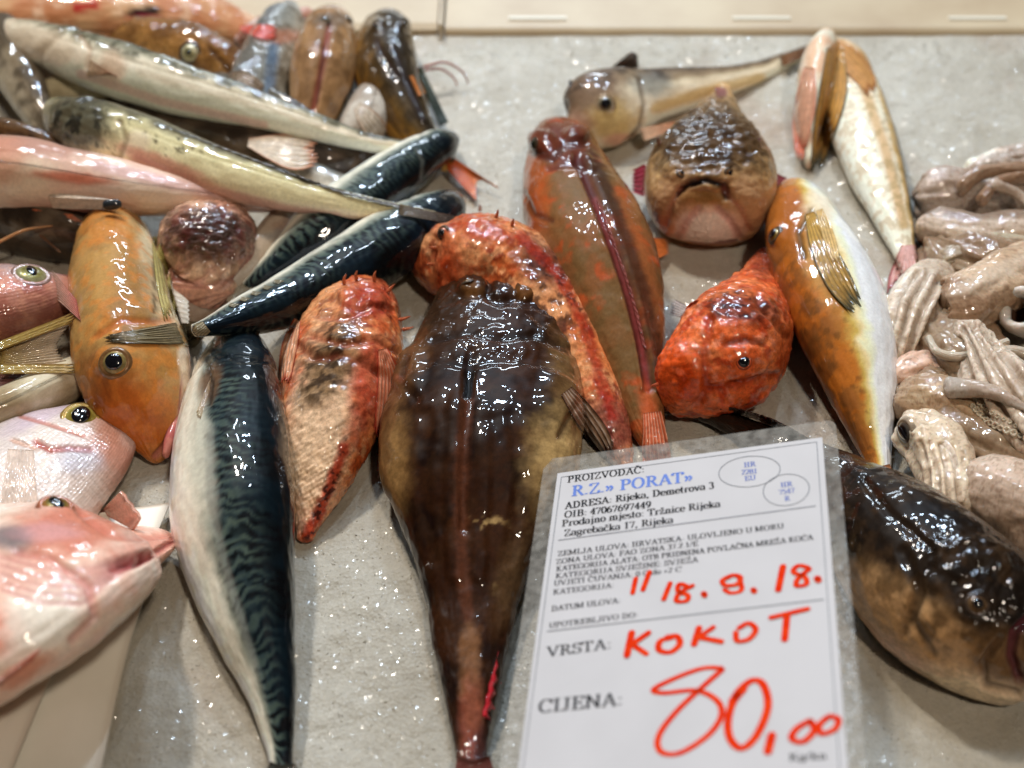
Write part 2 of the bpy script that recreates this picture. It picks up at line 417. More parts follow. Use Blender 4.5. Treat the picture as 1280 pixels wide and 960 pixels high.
def leaf(parent, name, axis, width, colr, edge=None, ray=None, rays=7, off=0.15, th=0.06, amp=0.07, n=44, mat=None, fork=0.0, tipcol=None, zs=None):
    """a folded fin: rays run along its axis; width in px at each axis point"""
    m = rays*6+1; t = np.linspace(0, 1, n); A = catmull([p[:2] for p in axis], t); Wd = per(width, t)
    d = np.gradient(A, axis=0); d /= np.linalg.norm(d, axis=1, keepdims=True)+1e-9; nn = np.stack([-d[:, 1], d[:, 0]], -1)
    s = np.linspace(-1, 1, m); tri = np.abs(((np.linspace(0, 1, m)*rays) % 1)-0.5)*2
    rag = 1-0.08*(1-tri)-0.12*vnoise(np.stack([np.linspace(0, 1, m)*rays*0.8, s*0, s*0], -1), 3)-fork*(1-np.abs(s))
    XY = np.zeros((n, m, 2)); L = np.linspace(0, 1, n)
    for j in range(m):
        q = np.clip(L*rag[j], 0, 1); Aj = catmull([p[:2] for p in axis], q)
        nj = np.stack([np.interp(q, t, nn[:, 0]), np.interp(q, t, nn[:, 1])], -1); wj = np.interp(q, t, Wd)
        XY[:, j] = Aj+nj*(s[j]*wj)[:, None]
    G = np.zeros((n, m, 3)); Zs = None if zs is None else per(zs, t)
    for i in range(n):
        for j in range(m):
            G[i, j] = surf(XY[i, j, 0], XY[i, j, 1], off)[0] if zs is None else unproj(XY[i, j, 0], XY[i, j, 1], Zs[i])
    if zs is None:                      # let the membrane bridge steps in what lies below
        dp = (G-CAM)@FW
        for _ in range(4):
            pd = np.pad(dp, 1, mode='edge'); av = (pd[:-2, 1:-1]+pd[2:, 1:-1]+pd[1:-1, :-2]+pd[1:-1, 2:])/4; dp = np.minimum(dp, av+0.02)*0.7+av*0.3
        k = dp/((G-CAM)@FW); G = CAM+(G-CAM)*k[..., None]
    N = nrm(np.cross(np.gradient(G, axis=0), np.gradient(G, axis=1))); N = np.where((N*(CAM-G)).sum(-1, keepdims=True) < 0, -N, N)
    G = G+N*(amp*(tri-0.5)[None, :]*(0.4+0.6*L[:, None]))[..., None]
    C = np.zeros((n, m, 3)); C[:] = colr
    if tipcol is not None: C = C+(np.asarray(tipcol)-C)*(L**1.5)[:, None, None]
    if ray is not None: C = C+(np.asarray(ray)-C)*(sstep(0.5, 0.95, tri)*0.8)[None, :, None]
    if edge is not None: C = C+(np.asarray(edge)-C)*np.maximum(sstep(0.86, 1, L)[:, None], sstep(0.82, 0.98, np.abs(s))[None, :])[..., None]
    C = C*(0.75+0.5*fbm(G*3.0, 3, 9))[..., None]
    V = np.concatenate([G.reshape(-1, 3), (G-N*th).reshape(-1, 3)]); f = grid_faces(n, m, False); nv = n*m
    loop = [i*m for i in range(n)]+[(n-1)*m+j for j in range(1, m)]+[i*m+m-1 for i in range(n-2, -1, -1)]+[j for j in range(m-2, 0, -1)]
    loop = np.array(loop); l2 = np.roll(loop, -1); fe = np.stack([loop, loop+nv, l2+nv, l2], -1)
    UV = np.stack([np.repeat(L*4, m), np.tile(s*1.5, n)], -1)
    return mesh_obj(name, V, np.vstack([f, f[:, ::-1]+nv, fe]), mat or M_fin, parent, np.concatenate([C.reshape(-1, 3)]*2), np.vstack([UV, UV]))
def tube(parent, name, pts, rad, colr, mat, off=0.1, n=30, m=10, tipcol=None):
    """thin round strand through points; rad in cm"""
    t = np.linspace(0, 1, n); P = resample([pt(p, off) for p in pts], t)
    R = per(rad, t); R[0] *= 0.3; R[-1] *= 0.2
    T = nrm(np.gradient(P, axis=0)); e1 = nrm(np.cross(T, [0.1, 0.2, 1.0])); e2 = np.cross(e1, T)
    a = np.linspace(0, 2*math.pi, m, endpoint=False)
    G = P[:, None, :]+R[:, None, None]*(np.cos(a)[None, :, None]*e1[:, None, :]+np.sin(a)[None, :, None]*e2[:, None, :])
    cc = np.asarray(colr); tc_ = cc if tipcol is None else np.asarray(tipcol)
    C = np.repeat((cc+(tc_-cc)*t[:, None])[:, None, :], m, 1)
    UV = np.stack([np.repeat(t*5, m), np.tile(a, n)], -1)
    return mesh_obj(name, G, grid_faces(n, m, True), mat, parent, C, UV)
# ================================================================== THE SETTING
def ice_height(x, y):
    P = np.stack([x*0.09, y*0.09, x*0], -1)
    Q = np.stack([x*0.8, y*0.8, x*0], -1)
    return (fbm(P, 3, 5)-0.5)*1.1+(fbm(Q, 4, 9)-0.5)*0.30
YR = float(unproj(900, 44, 0)[1])          # where the ice meets the tray's rim
gx = np.linspace(-62, 62, 520); gy = np.linspace(-42, YR+0.6, 430)
X, Y = np.meshgrid(gx, gy, indexing='ij')
Z = ice_height(X, Y)
Z = Z+(fbm(np.stack([X*4, Y*4, X*0], -1), 2, 31)-0.5)*0.09
Z = np.where(Y > YR-3, Z*np.clip((YR+1-Y)/4, 0, 1)-0.1, Z)
m, t, b = nt('crushed_ice'); N = t.nodes; L = t.links
tc = N.new('ShaderNodeTexCoord')
n1 = N.new('ShaderNodeTexNoise'); n1.inputs['Scale'].default_value = 14; n1.inputs['Detail'].default_value = 5
L.new(tc.outputs['Object'], n1.inputs['Vector'])
r1 = N.new('ShaderNodeValToRGB'); r1.color_ramp.elements[0].position = 0.3; r1.color_ramp.elements[0].color = (0.37, 0.33, 0.262, 1)
r1.color_ramp.elements[1].position = 0.68; r1.color_ramp.elements[1].color = (0.50, 0.468, 0.40, 1)
L.new(n1.outputs['Fac'], r1.inputs[0])
v1 = N.new('ShaderNodeTexVoronoi'); v1.inputs['Scale'].default_value = 560; L.new(tc.outputs['Object'], v1.inputs['Vector'])
n2 = N.new('ShaderNodeTexNoise'); n2.inputs['Scale'].default_value = 700; n2.inputs['Detail'].default_value = 4; L.new(tc.outputs['Object'], n2.inputs['Vector'])
sm = N.new('ShaderNodeSeparateColor'); L.new(v1.outputs['Color'], sm.inputs[0])
mr = N.new('ShaderNodeMapRange'); mr.inputs[3].default_value = 0.95; mr.inputs[4].default_value = 1.05; L.new(sm.outputs[0], mr.inputs[0])
n5 = N.new('ShaderNodeTexNoise'); n5.inputs['Scale'].default_value = 11; n5.inputs['Detail'].default_value = 6; n5.inputs['Distortion'].default_value = 0.6; L.new(tc.outputs['Object'], n5.inputs['Vector'])
m5 = N.new('ShaderNodeMapRange'); m5.inputs[1].default_value = 0.56; m5.inputs[2].default_value = 0.74; m5.inputs[4].default_value = 0.55; L.new(n5.outputs['Fac'], m5.inputs[0])
x5 = N.new('ShaderNodeMix'); x5.data_type = 'RGBA'; L.new(m5.outputs[0], x5.inputs[0]); L.new(r1.outputs[0], x5.inputs[6]); x5.inputs[7].default_value = (0.34, 0.22, 0.15, 1)
vm = N.new('ShaderNodeVectorMath'); vm.operation = 'SCALE'; L.new(x5.outputs[2], vm.inputs[0]); L.new(mr.outputs[0], vm.inputs['Scale'])
L.new(vm.outputs[0], b.inputs['Base Color'])
ad = N.new('ShaderNodeMath'); ad.operation = 'ADD'; L.new(v1.outputs['Distance'], ad.inputs[0]); L.new(n2.outputs['Fac'], ad.inputs[1])
bp = N.new('ShaderNodeBump'); bp.inputs['Strength'].default_value = 0.36; bp.inputs['Distance'].default_value = 0.0009
L.new(ad.outputs[0], bp.inputs['Height']); L.new(bp.outputs[0], b.inputs['Normal'])
b.inputs['Roughness'].default_value = 0.5; b.inputs['Subsurface Weight'].default_value = 1.0
b.inputs['Subsurface Radius'].default_value = (0.011, 0.011, 0.010)
b.inputs['Specular IOR Level'].default_value = 0.2
# every crystal face tips its own way, so single ones glint
v2 = N.new('ShaderNodeTexVoronoi'); v2.inputs['Scale'].default_value = 850; L.new(tc.outputs['Object'], v2.inputs['Vector'])
gs = N.new('ShaderNodeVectorMath'); gs.operation = 'SUBTRACT'; gs.inputs[1].default_value = (0.5, 0.5, 0.5); L.new(v2.outputs['Color'], gs.inputs[0])
gm = N.new('ShaderNodeVectorMath'); gm.operation = 'SCALE'; gm.inputs['Scale'].default_value = 0.9; L.new(gs.outputs[0], gm.inputs[0])
ge = N.new('ShaderNodeNewGeometry'); ga = N.new('ShaderNodeVectorMath'); ga.operation = 'ADD'; L.new(gm.outputs[0], ga.inputs[0]); L.new(ge.outputs['Normal'], ga.inputs[1])
gn = N.new('ShaderNodeVectorMath'); gn.operation = 'NORMALIZE'; L.new(ga.outputs[0], gn.inputs[0]); L.new(gn.outputs[0], b.inputs['Coat Normal'])
b.inputs['Coat Weight'].default_value = 0.42; b.inputs['Coat Roughness'].default_value = 0.08; b.inputs['Coat IOR'].default_value = 1.31
M_ice = m
Vi = np.stack([X, Y, Z], -1); fi = grid_faces(520, 430, False)
o = mesh_obj('ice_bed', Vi, fi, M_ice); o['kind'] = 'structure'
if o.data.polygons[0].normal.z < 0: o.data.flip_normals()
register(Vi[::4, ::4], grid_faces(130, len(range(0, 430, 4)), False))
# loose grains of ice
def grains(name, n, smin, smax, xr, yr, mat):
    x = RNG.uniform(*xr, n); y = RNG.uniform(*yr, n)
    s = RNG.uniform(smin, smax, n)*(0.6+0.8*RNG.random(n)**3)
    O = np.array([[1, 0, 0], [-1, 0, 0], [0, 1, 0], [0, -1, 0], [0, 0, 1], [0, 0, -1]], float)
    Fo = np.array([[0, 2, 4], [2, 1, 4], [1, 3, 4], [3, 0, 4], [2, 0, 5], [1, 2, 5], [3, 1, 5], [0, 3, 5]])
    V = O[None]*(1+0.5*RNG.normal(size=(n, 6, 1)).clip(-1, 1))*np.stack([s, s*RNG.uniform(.5, 1, n), s*RNG.uniform(.35, .8, n)], -1)[:, None, :]
    q = RNG.normal(size=(n, 4)); q /= np.linalg.norm(q, axis=1, keepdims=True); w, a, b_, d = q.T
    R = np.stack([1-2*(b_*b_+d*d), 2*(a*b_-d*w), 2*(a*d+b_*w), 2*(a*b_+d*w), 1-2*(a*a+d*d), 2*(b_*d-a*w), 2*(a*d-b_*w), 2*(b_*d+a*w), 1-2*(a*a+b_*b_)], -1).reshape(n, 3, 3)
    V = np.einsum('nij,nkj->nki', R, V)
    V += np.stack([x, y, ice_height(x, y)+0.01-0.3*s], -1)[:, None, :]
    f = (Fo[None]+(np.arange(n)*6)[:, None, None]).reshape(-1, 3)
    o = mesh_obj(name, V, f, mat, smooth=False); o['kind'] = 'stuff'
    return o
m, t, b = nt('ice_grain'); b.inputs['Base Color'].default_value = (0.60, 0.56, 0.48, 1); b.inputs['Roughness'].default_value = 0.08
b.inputs['Transmission Weight'].default_value = 0.3; b.inputs['IOR'].default_value = 1.31
g_ = grains('ice_grains', 62000, 0.025, 0.075, (-38, 38), (-24, YR-0.3), m)
tag(g_, 'loose wet grains of crushed ice spread over the ice bed', 'ice', None, 'stuff')
m, t, b = nt('loose_scale'); b.inputs['Base Color'].default_value = (0.62, 0.58, 0.5, 1); b.inputs['Roughness'].default_value = 0.2; b.inputs['Metallic'].default_value = 0.3
tag(grains('loose_scales', 260, 0.06, 0.12, (-26, 26), (-18, YR-2), m), 'small loose fish scales scattered over the ice', 'fish scales', None, 'stuff')
# tray rim behind the ice
def noisy(name, c0, c1, sc, rough=0.4, bump=0.2, coat=0.0, dist=0.001):
    m, t, b = nt(name); N = t.nodes; L = t.links
    tc = N.new('ShaderNodeTexCoord'); n1 = N.new('ShaderNodeTexNoise'); n1.inputs['Scale'].default_value = sc; n1.inputs['Detail'].default_value = 6
    L.new(tc.outputs['Object'], n1.inputs['Vector'])
    r = N.new('ShaderNodeValToRGB'); r.color_ramp.elements[0].position = 0.35; r.color_ramp.elements[1].position = 0.65
    r.color_ramp.elements[0].color = (*c0, 1); r.color_ramp.elements[1].color = (*c1, 1)
    L.new(n1.outputs['Fac'], r.inputs[0]); L.new(r.outputs[0], b.inputs['Base Color'])
    bp = N.new('ShaderNodeBump'); bp.inputs['Strength'].default_value = bump; bp.inputs['Distance'].default_value = dist
    L.new(n1.outputs['Fac'], bp.inputs['Height']); L.new(bp.outputs[0], b.inputs['Normal'])
    b.inputs['Roughness'].default_value = rough; b.inputs['Coat Weight'].default_value = coat
    return m
M_tray = noisy('cream_plastic', c(186, 162, 128), c(204, 184, 150), 14, 0.45, 0.1)
M_slot = plain('slot_highlight_white', c(232, 224, 204), 0.35)  # paler than the rim, so the ribs carry painted highlights
def slab(name, prof, x0, x1, mat, parent, nx=2):
    """profile in (y,z) swept along x with closed ends"""
    V = []; xs = np.linspace(x0, x1, nx)
    for x in xs: V += [(x, y, z) for y, z in prof]
    k = len(prof); f = []
    for i in range(nx-1):
        for j in range(k):
            f.append((i*k+j, i*k+(j+1) % k, (i+1)*k+(j+1) % k, (i+1)*k+j))
    f.append(tuple(range(k))[::-1]); f.append(tuple((nx-1)*k+j for j in range(k)))
    return mesh_obj(name, V, f, mat, parent, smooth=False)
tr = thing('display_tray', 'cream plastic tray rim with slots behind the bed of ice', 'tray', 900, 30)
def arc(cy, cz, r, a0, a1, n=6):
    return [(cy+r*math.cos(math.radians(a0+(a1-a0)*i/n)), cz+r*math.sin(math.radians(a0+(a1-a0)*i/n))) for i in range(n+1)]
xd = float(unproj(552, 20, 0.5)[0])
slab('rim', [(YR, -4)]+arc(YR+0.6, -0.2, 0.6, 180, 90)+[(YR+6.3, 0.42)]+[(YR+6.6, 0.9), (YR+7.4, 0.95), (YR+7.8, -4)], xd+0.25, 66, M_tray, tr)
slab('rim', [(YR+0.3, -4), (YR+0.3, 0.25), (YR+0.8, 0.5), (YR+6.6, 0.55), (YR+7.8, -4)], -66, xd-0.25, M_tray, tr)
for px in (672, 952, 1222, 1492):
    p = unproj(px, 22, 0.5); w = 2.0
    V = []; 
    prof = [(-0.24, 0.0), (-0.17, 0.12), (0.17, 0.12), (0.24, 0.0), (0.14, -0.05), (-0.14, -0.05)]
    slab('slot_rib', [(p[1]+a, p[2]-0.1+b_) for a, b_ in prof], p[0]-w, p[0]+w, M_slot, tr)
slab('divider', [(YR-0.4, -2), (YR-0.4, 0.5), (YR-0.1, 0.9), (YR+7.8, 1.1), (YR+7.9, -2)], xd-0.12, xd+0.12, M_tray, tr)
# the counter the tray stands on
M_counter = noisy('counter_top', c(205, 190, 165), c(222, 208, 186), 5, 0.4, 0.1)
cv = [(-150, -80, -4.2), (150, -80, -4.2), (150, 90, -4.2), (-150, 90, -4.2), (-150, -80, -7), (150, -80, -7), (150, 90, -7), (-150, 90, -7)]
o = mesh_obj('counter', cv, [(0, 1, 2, 3), (7, 6, 5, 4), (0, 4, 5, 1), (1, 5, 6, 2), (2, 6, 7, 3), (3, 7, 4, 0)], M_counter, smooth=False); o['kind'] = 'structure'
# folded white sheet at the lower left
def sheet(name, edge0, edge1, mat, wav=0.25, n=60, k=40, th=0.06, seed=1, parent=None, lip=0):
    t = np.linspace(0, 1, n); A = resample([pt(p) for p in edge0], t); B = resample([pt(p) for p in edge1], t); w = np.linspace(0, 1, k)
    G = A[:, None]+(B-A)[:, None]*w[None, :, None]
    G[..., 2] += (fbm(np.stack([G[..., 0]*0.25, G[..., 1]*0.25, G[..., 0]*0+seed], -1), 3, seed)-0.5)*2*wav
    G[..., 2] += lip*np.exp(-((1-w)/0.06)**2)[None, :]
    V = np.concatenate([G.reshape(-1, 3), G.reshape(-1, 3)-[0, 0, th]]); nv = n*k
    f = grid_faces(n, k, False); loop = [i*k for i in range(n)]+[(n-1)*k+j for j in range(1, k)]+[i*k+k-1 for i in range(n-2, -1, -1)]+[j for j in range(k-2, 0, -1)]
    loop = np.array(loop); l2 = np.roll(loop, -1)
    fe = np.stack([loop, loop+nv, l2+nv, l2], -1)
    if nrm(np.cross(G[1, 0]-G[0, 0], G[0, 1]-G[0, 0]))[2] < 0: pass
    return mesh_obj(name, V, np.vstack([f, f[:, ::-1]+nv, fe]), mat, parent)
M_paper = noisy('wet_white_paper', c(236, 230, 214), c(248, 243, 230), 22, 0.5, 0.3)
wp = thing('wrapping_sheet', 'folded white paper sheet under the pink fish at lower left', 'paper', 90, 860)
sheet('sheet_fold', [(-260, 700, 0.9), (-120, 860, 0.9), (-60, 1060, 0.9)], [(212, 628, 0.7), (160, 770, 0.7), (92, 1040, 0.7)], M_paper, 0.15, seed=3, parent=wp)
sheet('sheet_fold', [(125, 690, 1.9), (60, 820, 2.0), (10, 960, 1.9), (-20, 1050, 1.9)], [(205, 690, 1.7), (168, 790, 1.6), (128, 960, 1.4), (110, 1060, 1.3)], M_paper, 0.1, seed=8, parent=wp, lip=0.15)
sheet('sheet_fold', [(-200, 820, 2.3), (-120, 960, 2.3), (-90, 1050, 2.3)], [(130, 708, 2.4), (62, 850, 2.4), (8, 985, 2.3)], M_paper, 0.12, seed=12, parent=wp, lip=0.12)
# ================================================================== THE FISH
def mackerel(b, f=1.0):
    a = np.degrees(np.abs(b.A)); w = fbm(b.co(0.9), 3, 3)
    belly = c(225, 215, 192); flank = c(196, 194, 180)
    b.ang([(0, c(14, 20, 24)), (35, c(34, 50, 54)), (62, c(84, 100, 98)), (76, c(150, 154, 140)), (88, c(222, 216, 198)), (120, c(246, 238, 222)), (180, c(246, 238, 222))], jit=6, f=1.2)
    back = 1-sstep(60, 80, a+(w-0.5)*24); br = sstep(0.25, 0.5, fbm(b.co(1.6), 3, 8)); b.slack(0.09)
    ph = b.UC/0.25*f+0.7*np.sin(a/15.0+b.U*9)+4.5*(w-0.5)+2.2*(fbm(b.co(2.2), 2, 6)-0.5)+a/40
    s = np.sin(ph*math.pi*1.0)
    b.mix(sstep(0.0, 0.45, s)*back*(0.35+0.6*br), c(8, 15, 22))
    b.mix(sstep(0.25, 0.9, -s)*back*0.45*sstep(10, 45, a), c(110, 124, 104))
    b.noise(0.5, 0.55, 0.1, c(24, 52, 66), 0.35, region=back); b.lateral(64, d=0.02); b.gill(0.17, 0.06)
    b.noise(1.6, 0.6, 0.1, c(150, 150, 130), 0.25, region=sstep(80, 110, a))
    return b
def forked_tail(parent, root, tipa, notch, tipb, colr, edge, off=0.1, rays=14, th=0.05):
    return fin(parent, 'tail_fin', root, [tipa, notch, tipb], rays, colr, edge, ray=np.asarray(colr)*0.6, off=off, th=th, jag=0.12)

# ---- lowest layer of the heap on the left -------------------------------------------------
t_ = thing('fish', 'salmon orange fish lying across the far edge behind the whole heap', 'fish', 150, 30)
b = Body([(-120, 22, 50), (0, 14, 56), (120, 12, 54), (230, 22, 42), (300, 36, 24), (345, 44, 10)], roll=-100, ratio=0.6, lift=0.2, n=110, m=60, seed=2)
b.fill(c(206, 160, 118)); b.slack(); b.noise(0.35, 0.5, 0.12, c(190, 118, 78), 0.8, 3); b.noise(0.8, 0.6, 0.08, c(225, 195, 165), 0.6, 4)
b.blob(180, 15, 22, 6, c(40, 22, 20), 1, -4, 0.3, 0.1); b.line([(95, 10), (120, 6)], 5, c(190, 40, 35)); b.blob(180, 22, 18, 4, c(190, 60, 80), 0.6)
b.build('body', M_gurn, t_)
fin(t_, 'tail_fin', [(330, 30, 1.0), (332, 46, 1.0)], [(372, 12, 0.7), (362, 30, 0.7), (375, 46, 0.6)], 8, c(190, 90, 60), c(200, 60, 50))

t_ = thing('fish', 'grey brown fish at the upper left edge, left of the two long pale fish', 'fish', 20, 120)
b = Body([(70, 178, 8), (50, 145, 20), (25, 95, 30), (0, 45, 33), (-25, -20, 28)], roll=50, ratio=0.75, lift=1.6, n=110, m=60, seed=3)
b.ang([(0, c(96, 84, 70)), (60, c(140, 122, 98)), (110, c(178, 164, 140)), (180, c(190, 180, 160))]); b.noise(0.9, 0.52, 0.1, c(80, 66, 50), 0.7)
b.build('body', M_slime, t_)

t_ = thing('fish', 'brown fish whose round pale eye shows behind the topmost long white fish', 'fish', 230, 90)
b = Body([(345, 118, 10), (300, 98, 30), (240, 74, 44), (180, 60, 40), (120, 50, 26)], roll=40, ratio=0.7, lift=0.6, n=110, m=60, seed=4)
b.slack(0.12); b.bump(2.2, 0.1, 5); b.ang([(0, c(132, 92, 50)), (60, c(160, 112, 62)), (120, c(176, 136, 84)), (180, c(190, 160, 120))]); b.noise(0.8, 0.5, 0.1, c(110, 72, 40), 0.6)
b.groove([(262, 60), (280, 80), (295, 104)], 3, 0.15, c(90, 60, 40))
b.build('body', M_rough, t_); eye(t_, b, 237, 66, 11, c(200, 190, 140), c(228, 218, 180), pup=0.32)

t_ = thing('fish', 'silver grey fish with blue sheen, left of the tan fish with a red groove', 'fish', 345, 90)
b = Body([(372, 12, 16), (352, 45, 34), (332, 90, 40), (318, 140, 36), (312, 175, 26)], roll=20, ratio=0.75, lift=0.4, n=110, m=60, seed=5)
b.slack(0.2); b.bump(1.8, 0.14, 5); b.ang([(0, c(120, 122, 124)), (50, c(150, 148, 138)), (100, c(176, 166, 146)), (180, c(200, 190, 170))]); b.noise(0.9, 0.52, 0.1, c(110, 98, 78), 0.6)
b.blob(350, 45, 28, 9, c(186, 120, 92), 0.7); b.line([(342, 60), (336, 110)], 7, c(90, 120, 150), 0.7)
b.build('body', M_rough, t_)

t_ = thing('fish', 'tan fish with a dark red groove down its back left of the olive fish', 'fish', 400, 100)
b = Body([(424, 14, 16), (412, 48, 36), (404, 86, 42), (396, 120, 36), (388, 165, 20), (384, 190, 12)], roll=8, ratio=0.85, lift=0.7, n=130, m=72, seed=6)
b.slack(0.14); b.bump(2.0, 0.16, 5, region=b.blobm(414, 36, 44, 34)); b.ang([(0, c(160, 122, 86)), (50, c(180, 138, 96)), (100, c(190, 152, 110)), (180, c(200, 180, 150))]); b.noise(1.2, 0.55, 0.1, c(120, 86, 56), 0.5)
b.groove([(412, 30), (403, 80), (392, 135)], 4, 0.16, c(150, 70, 60)); b.line([(405, 60), (396, 130)], 1.6, c(90, 40, 40), 0.8)
b.blob(415, 26, 22, 10, c(120, 110, 100), 0.6)
b.build('body', M_slime, t_)
for dx in (-14, 15): eye(t_, b, 420+dx, 24, 5, c(120, 100, 70), pup=0.6)

t_ = thing('fish', 'olive brown fish, head up, at the right end of the heap, tail fin orange', 'fish', 490, 110)
b = Body([(487, 26, 20), (481, 50, 34), (482, 85, 40), (492, 120, 38), (512, 155, 30), (540, 190, 18), (566, 205, 11)], roll=-25, ratio=0.85, lift=0.2, n=140, m=76, seed=7)
b.ang([(0, c(66, 56, 44)), (45, c(104, 80, 46)), (85, c(150, 106, 48)), (120, c(205, 150, 70)), (180, c(220, 190, 130))], jit=12); b.noise(1.0, 0.5, 0.1, c(60, 48, 34), 0.6, region=(np.abs(b.A) < 1.7)*1.0)
b.slack(0.14); b.bump(2.0, 0.14, 5, region=b.blobm(484, 50, 44, 34)); b.groove([(490, 60), (505, 100), (528, 150)], 4, -0.14, c(60, 50, 52)); b.groove([(470, 50), (478, 70), (497, 96)], 3, 0.12, c(70, 50, 50))
b.push(b.blobm(473, 32, 9, 8), 0.25); b.push(b.blobm(502, 30, 9, 8), 0.25)
b.build('body', M_slime, t_)
eye(t_, b, 470, 33, 5, c(110, 90, 60), pup=0.6); eye(t_, b, 505, 31, 5, c(110, 90, 60), pup=0.6)
fin(t_, 'pectoral_fin', [(512, 95), (524, 120)], [(530, 88), (538, 112)], 5, c(210, 120, 50), c(220, 140, 70), off=0.2)
fin(t_, 'pectoral_fin', [(526, 82, 2.0), (520, 88, 2.0)], [(560, 152, 0.4), (550, 156, 0.4)], 4, c(52, 58, 36), c(40, 50, 46), off=0.2, th=0.15, jag=0.0)
for q in ([(528, 84, 1.6), (556, 78, 1.8), (578, 90, 1.2), (586, 106, 0.3)], [(530, 88, 1.4), (550, 86, 1.4), (566, 96, 0.7), (572, 108, 0.2)]):
    tube(t_, 'feeler', q, [0.1, 0.08, 0.06, 0.04], c(170, 90, 75), M_fin)
forked_tail(t_, [(556, 190, 1.0), (560, 212, 0.9)], (628, 238, 0.3), (600, 226, 0.3), (596, 252, 0.2), c(200, 84, 34), c(222, 130, 70))

t_ = thing('fish', 'dark brown fish mostly buried under the two long pale fish', 'fish', 260, 170)
b = Body([(80, 150, 16), (160, 150, 30), (260, 170, 36), (350, 195, 34), (430, 205, 26), (470, 170, 10)], roll=-20, ratio=0.8, lift=0.2, n=110, m=56, seed=8)
b.ang([(0, c(66, 54, 44)), (70, c(110, 92, 76)), (120, c(140, 120, 100)), (180, c(170, 150, 130))]); b.noise(0.9, 0.5, 0.1, c(50, 40, 34), 0.6)
b.build('body', M_slime, t_)
leaf(t_, 'pectoral_fin', [(310, 178), (340, 184), (370, 190), (402, 190)], [5, 16, 22, 14], c(216, 200, 180), edge=c(200, 140, 110), ray=c(190, 160, 136), zs=[3.0, 3.2, 3.2, 3.0])

t_ = thing('fish', 'buried brown fish at the left edge under the pink white fish', 'fish', 20, 300)
b = Body([(-80, 260, 30), (0, 275, 40), (80, 290, 40), (150, 300, 25)], roll=0, ratio=0.7, lift=-0.4, n=80, m=50, seed=9)
b.fill(c(92, 76, 60)); b.noise(0.9, 0.5, 0.1, c(50, 40, 34), 0.7); b.noise(0.7, 0.6, 0.1, c(150, 132, 110), 0.5, 7)
b.build('body', M_slime, t_)
tube(t_, 'fin_spine', [(-8, 306, 2.6), (30, 288, 3.0), (66, 282, 2.8)], [0.1, 0.08, 0.04], c(216, 160, 110), M_fin)
tube(t_, 'fin_spine', [(0, 262, 2.2), (40, 286, 2.2), (76, 316, 1.8)], [0.12, 0.1, 0.06], c(120, 84, 60), M_fin)

t_ = thing('fish', 'pale fish showing only between the dark round head and the mackerel tail', 'fish', 280, 380)
b = Body([(215, 400, 20), (260, 372, 28), (320, 330, 32), (370, 280, 34), (400, 240, 20)], roll=170, ratio=0.7, lift=-0.6, n=90, m=50, seed=10)
b.fill(c(186, 168, 148)); b.noise(0.8, 0.5, 0.12, c(160, 130, 110), 0.7); b.noise(0.5, 0.6, 0.1, c(110, 120, 130), 0.5, 5)
b.build('body', M_gurn, t_)

t_ = thing('fish', 'cream backed fish wedged between the two long pale fish near the left edge', 'fish', 150, 120)
b = Body([(30, 122, 8), (70, 112, 16), (130, 112, 18), (200, 128, 17), (270, 150, 12), (330, 168, 7)], roll=-20, ratio=0.8, lift=1.6, n=100, m=50, seed=81)
b.fill(c(214, 200, 166)); b.slack(0.1); b.noise(0.6, 0.55, 0.1, c(176, 156, 120), 0.6); b.build('body', M_gurn, t_)
t_ = thing('fish', 'dark brown glossy fish back between the blackish head and the pink white fish', 'fish', 40, 175)
b = Body([(-60, 160, 16), (0, 165, 18), (50, 178, 16), (84, 196, 8)], roll=0, ratio=0.8, lift=2.6, n=70, m=46, seed=82)
b.fill(c(110, 80, 52)); b.slack(0.1); b.noise(1.2, 0.5, 0.1, c(60, 44, 34), 0.7); b.build('body', M_rough, t_)
# ---- mackerels on the ice -----------------------------------------------------------------
t_ = thing('mackerel', 'smaller striped mackerel farther back, crossed by the long speckled fish', 'mackerel', 450, 250, 'mackerels')
b = Body([(568, 168, 8), (545, 184, 24), (500, 214, 34), (450, 252, 40), (400, 288, 38), (360, 318, 26), (325, 346, 14), (305, 362, 8)], roll=-66, ratio=0.75, lift=0.4, n=190, m=96, cap=(0.08, 0.02), seed=11)
mackerel(b, 1.15); b.blob(552, 176, 14, 9, c(24, 36, 46), 0.7); b.groove([(520, 186), (528, 200), (528, 222)], 2.2, 0.06, c(120, 120, 110), 0.5)
b.build('body', M_mack, t_)
forked_tail(t_, [(312, 348, 1.2), (318, 362, 1.0)], (268, 352, 1.2), (292, 362, 1.0), (275, 392, 1.0), c(130, 118, 96), c(160, 148, 124))

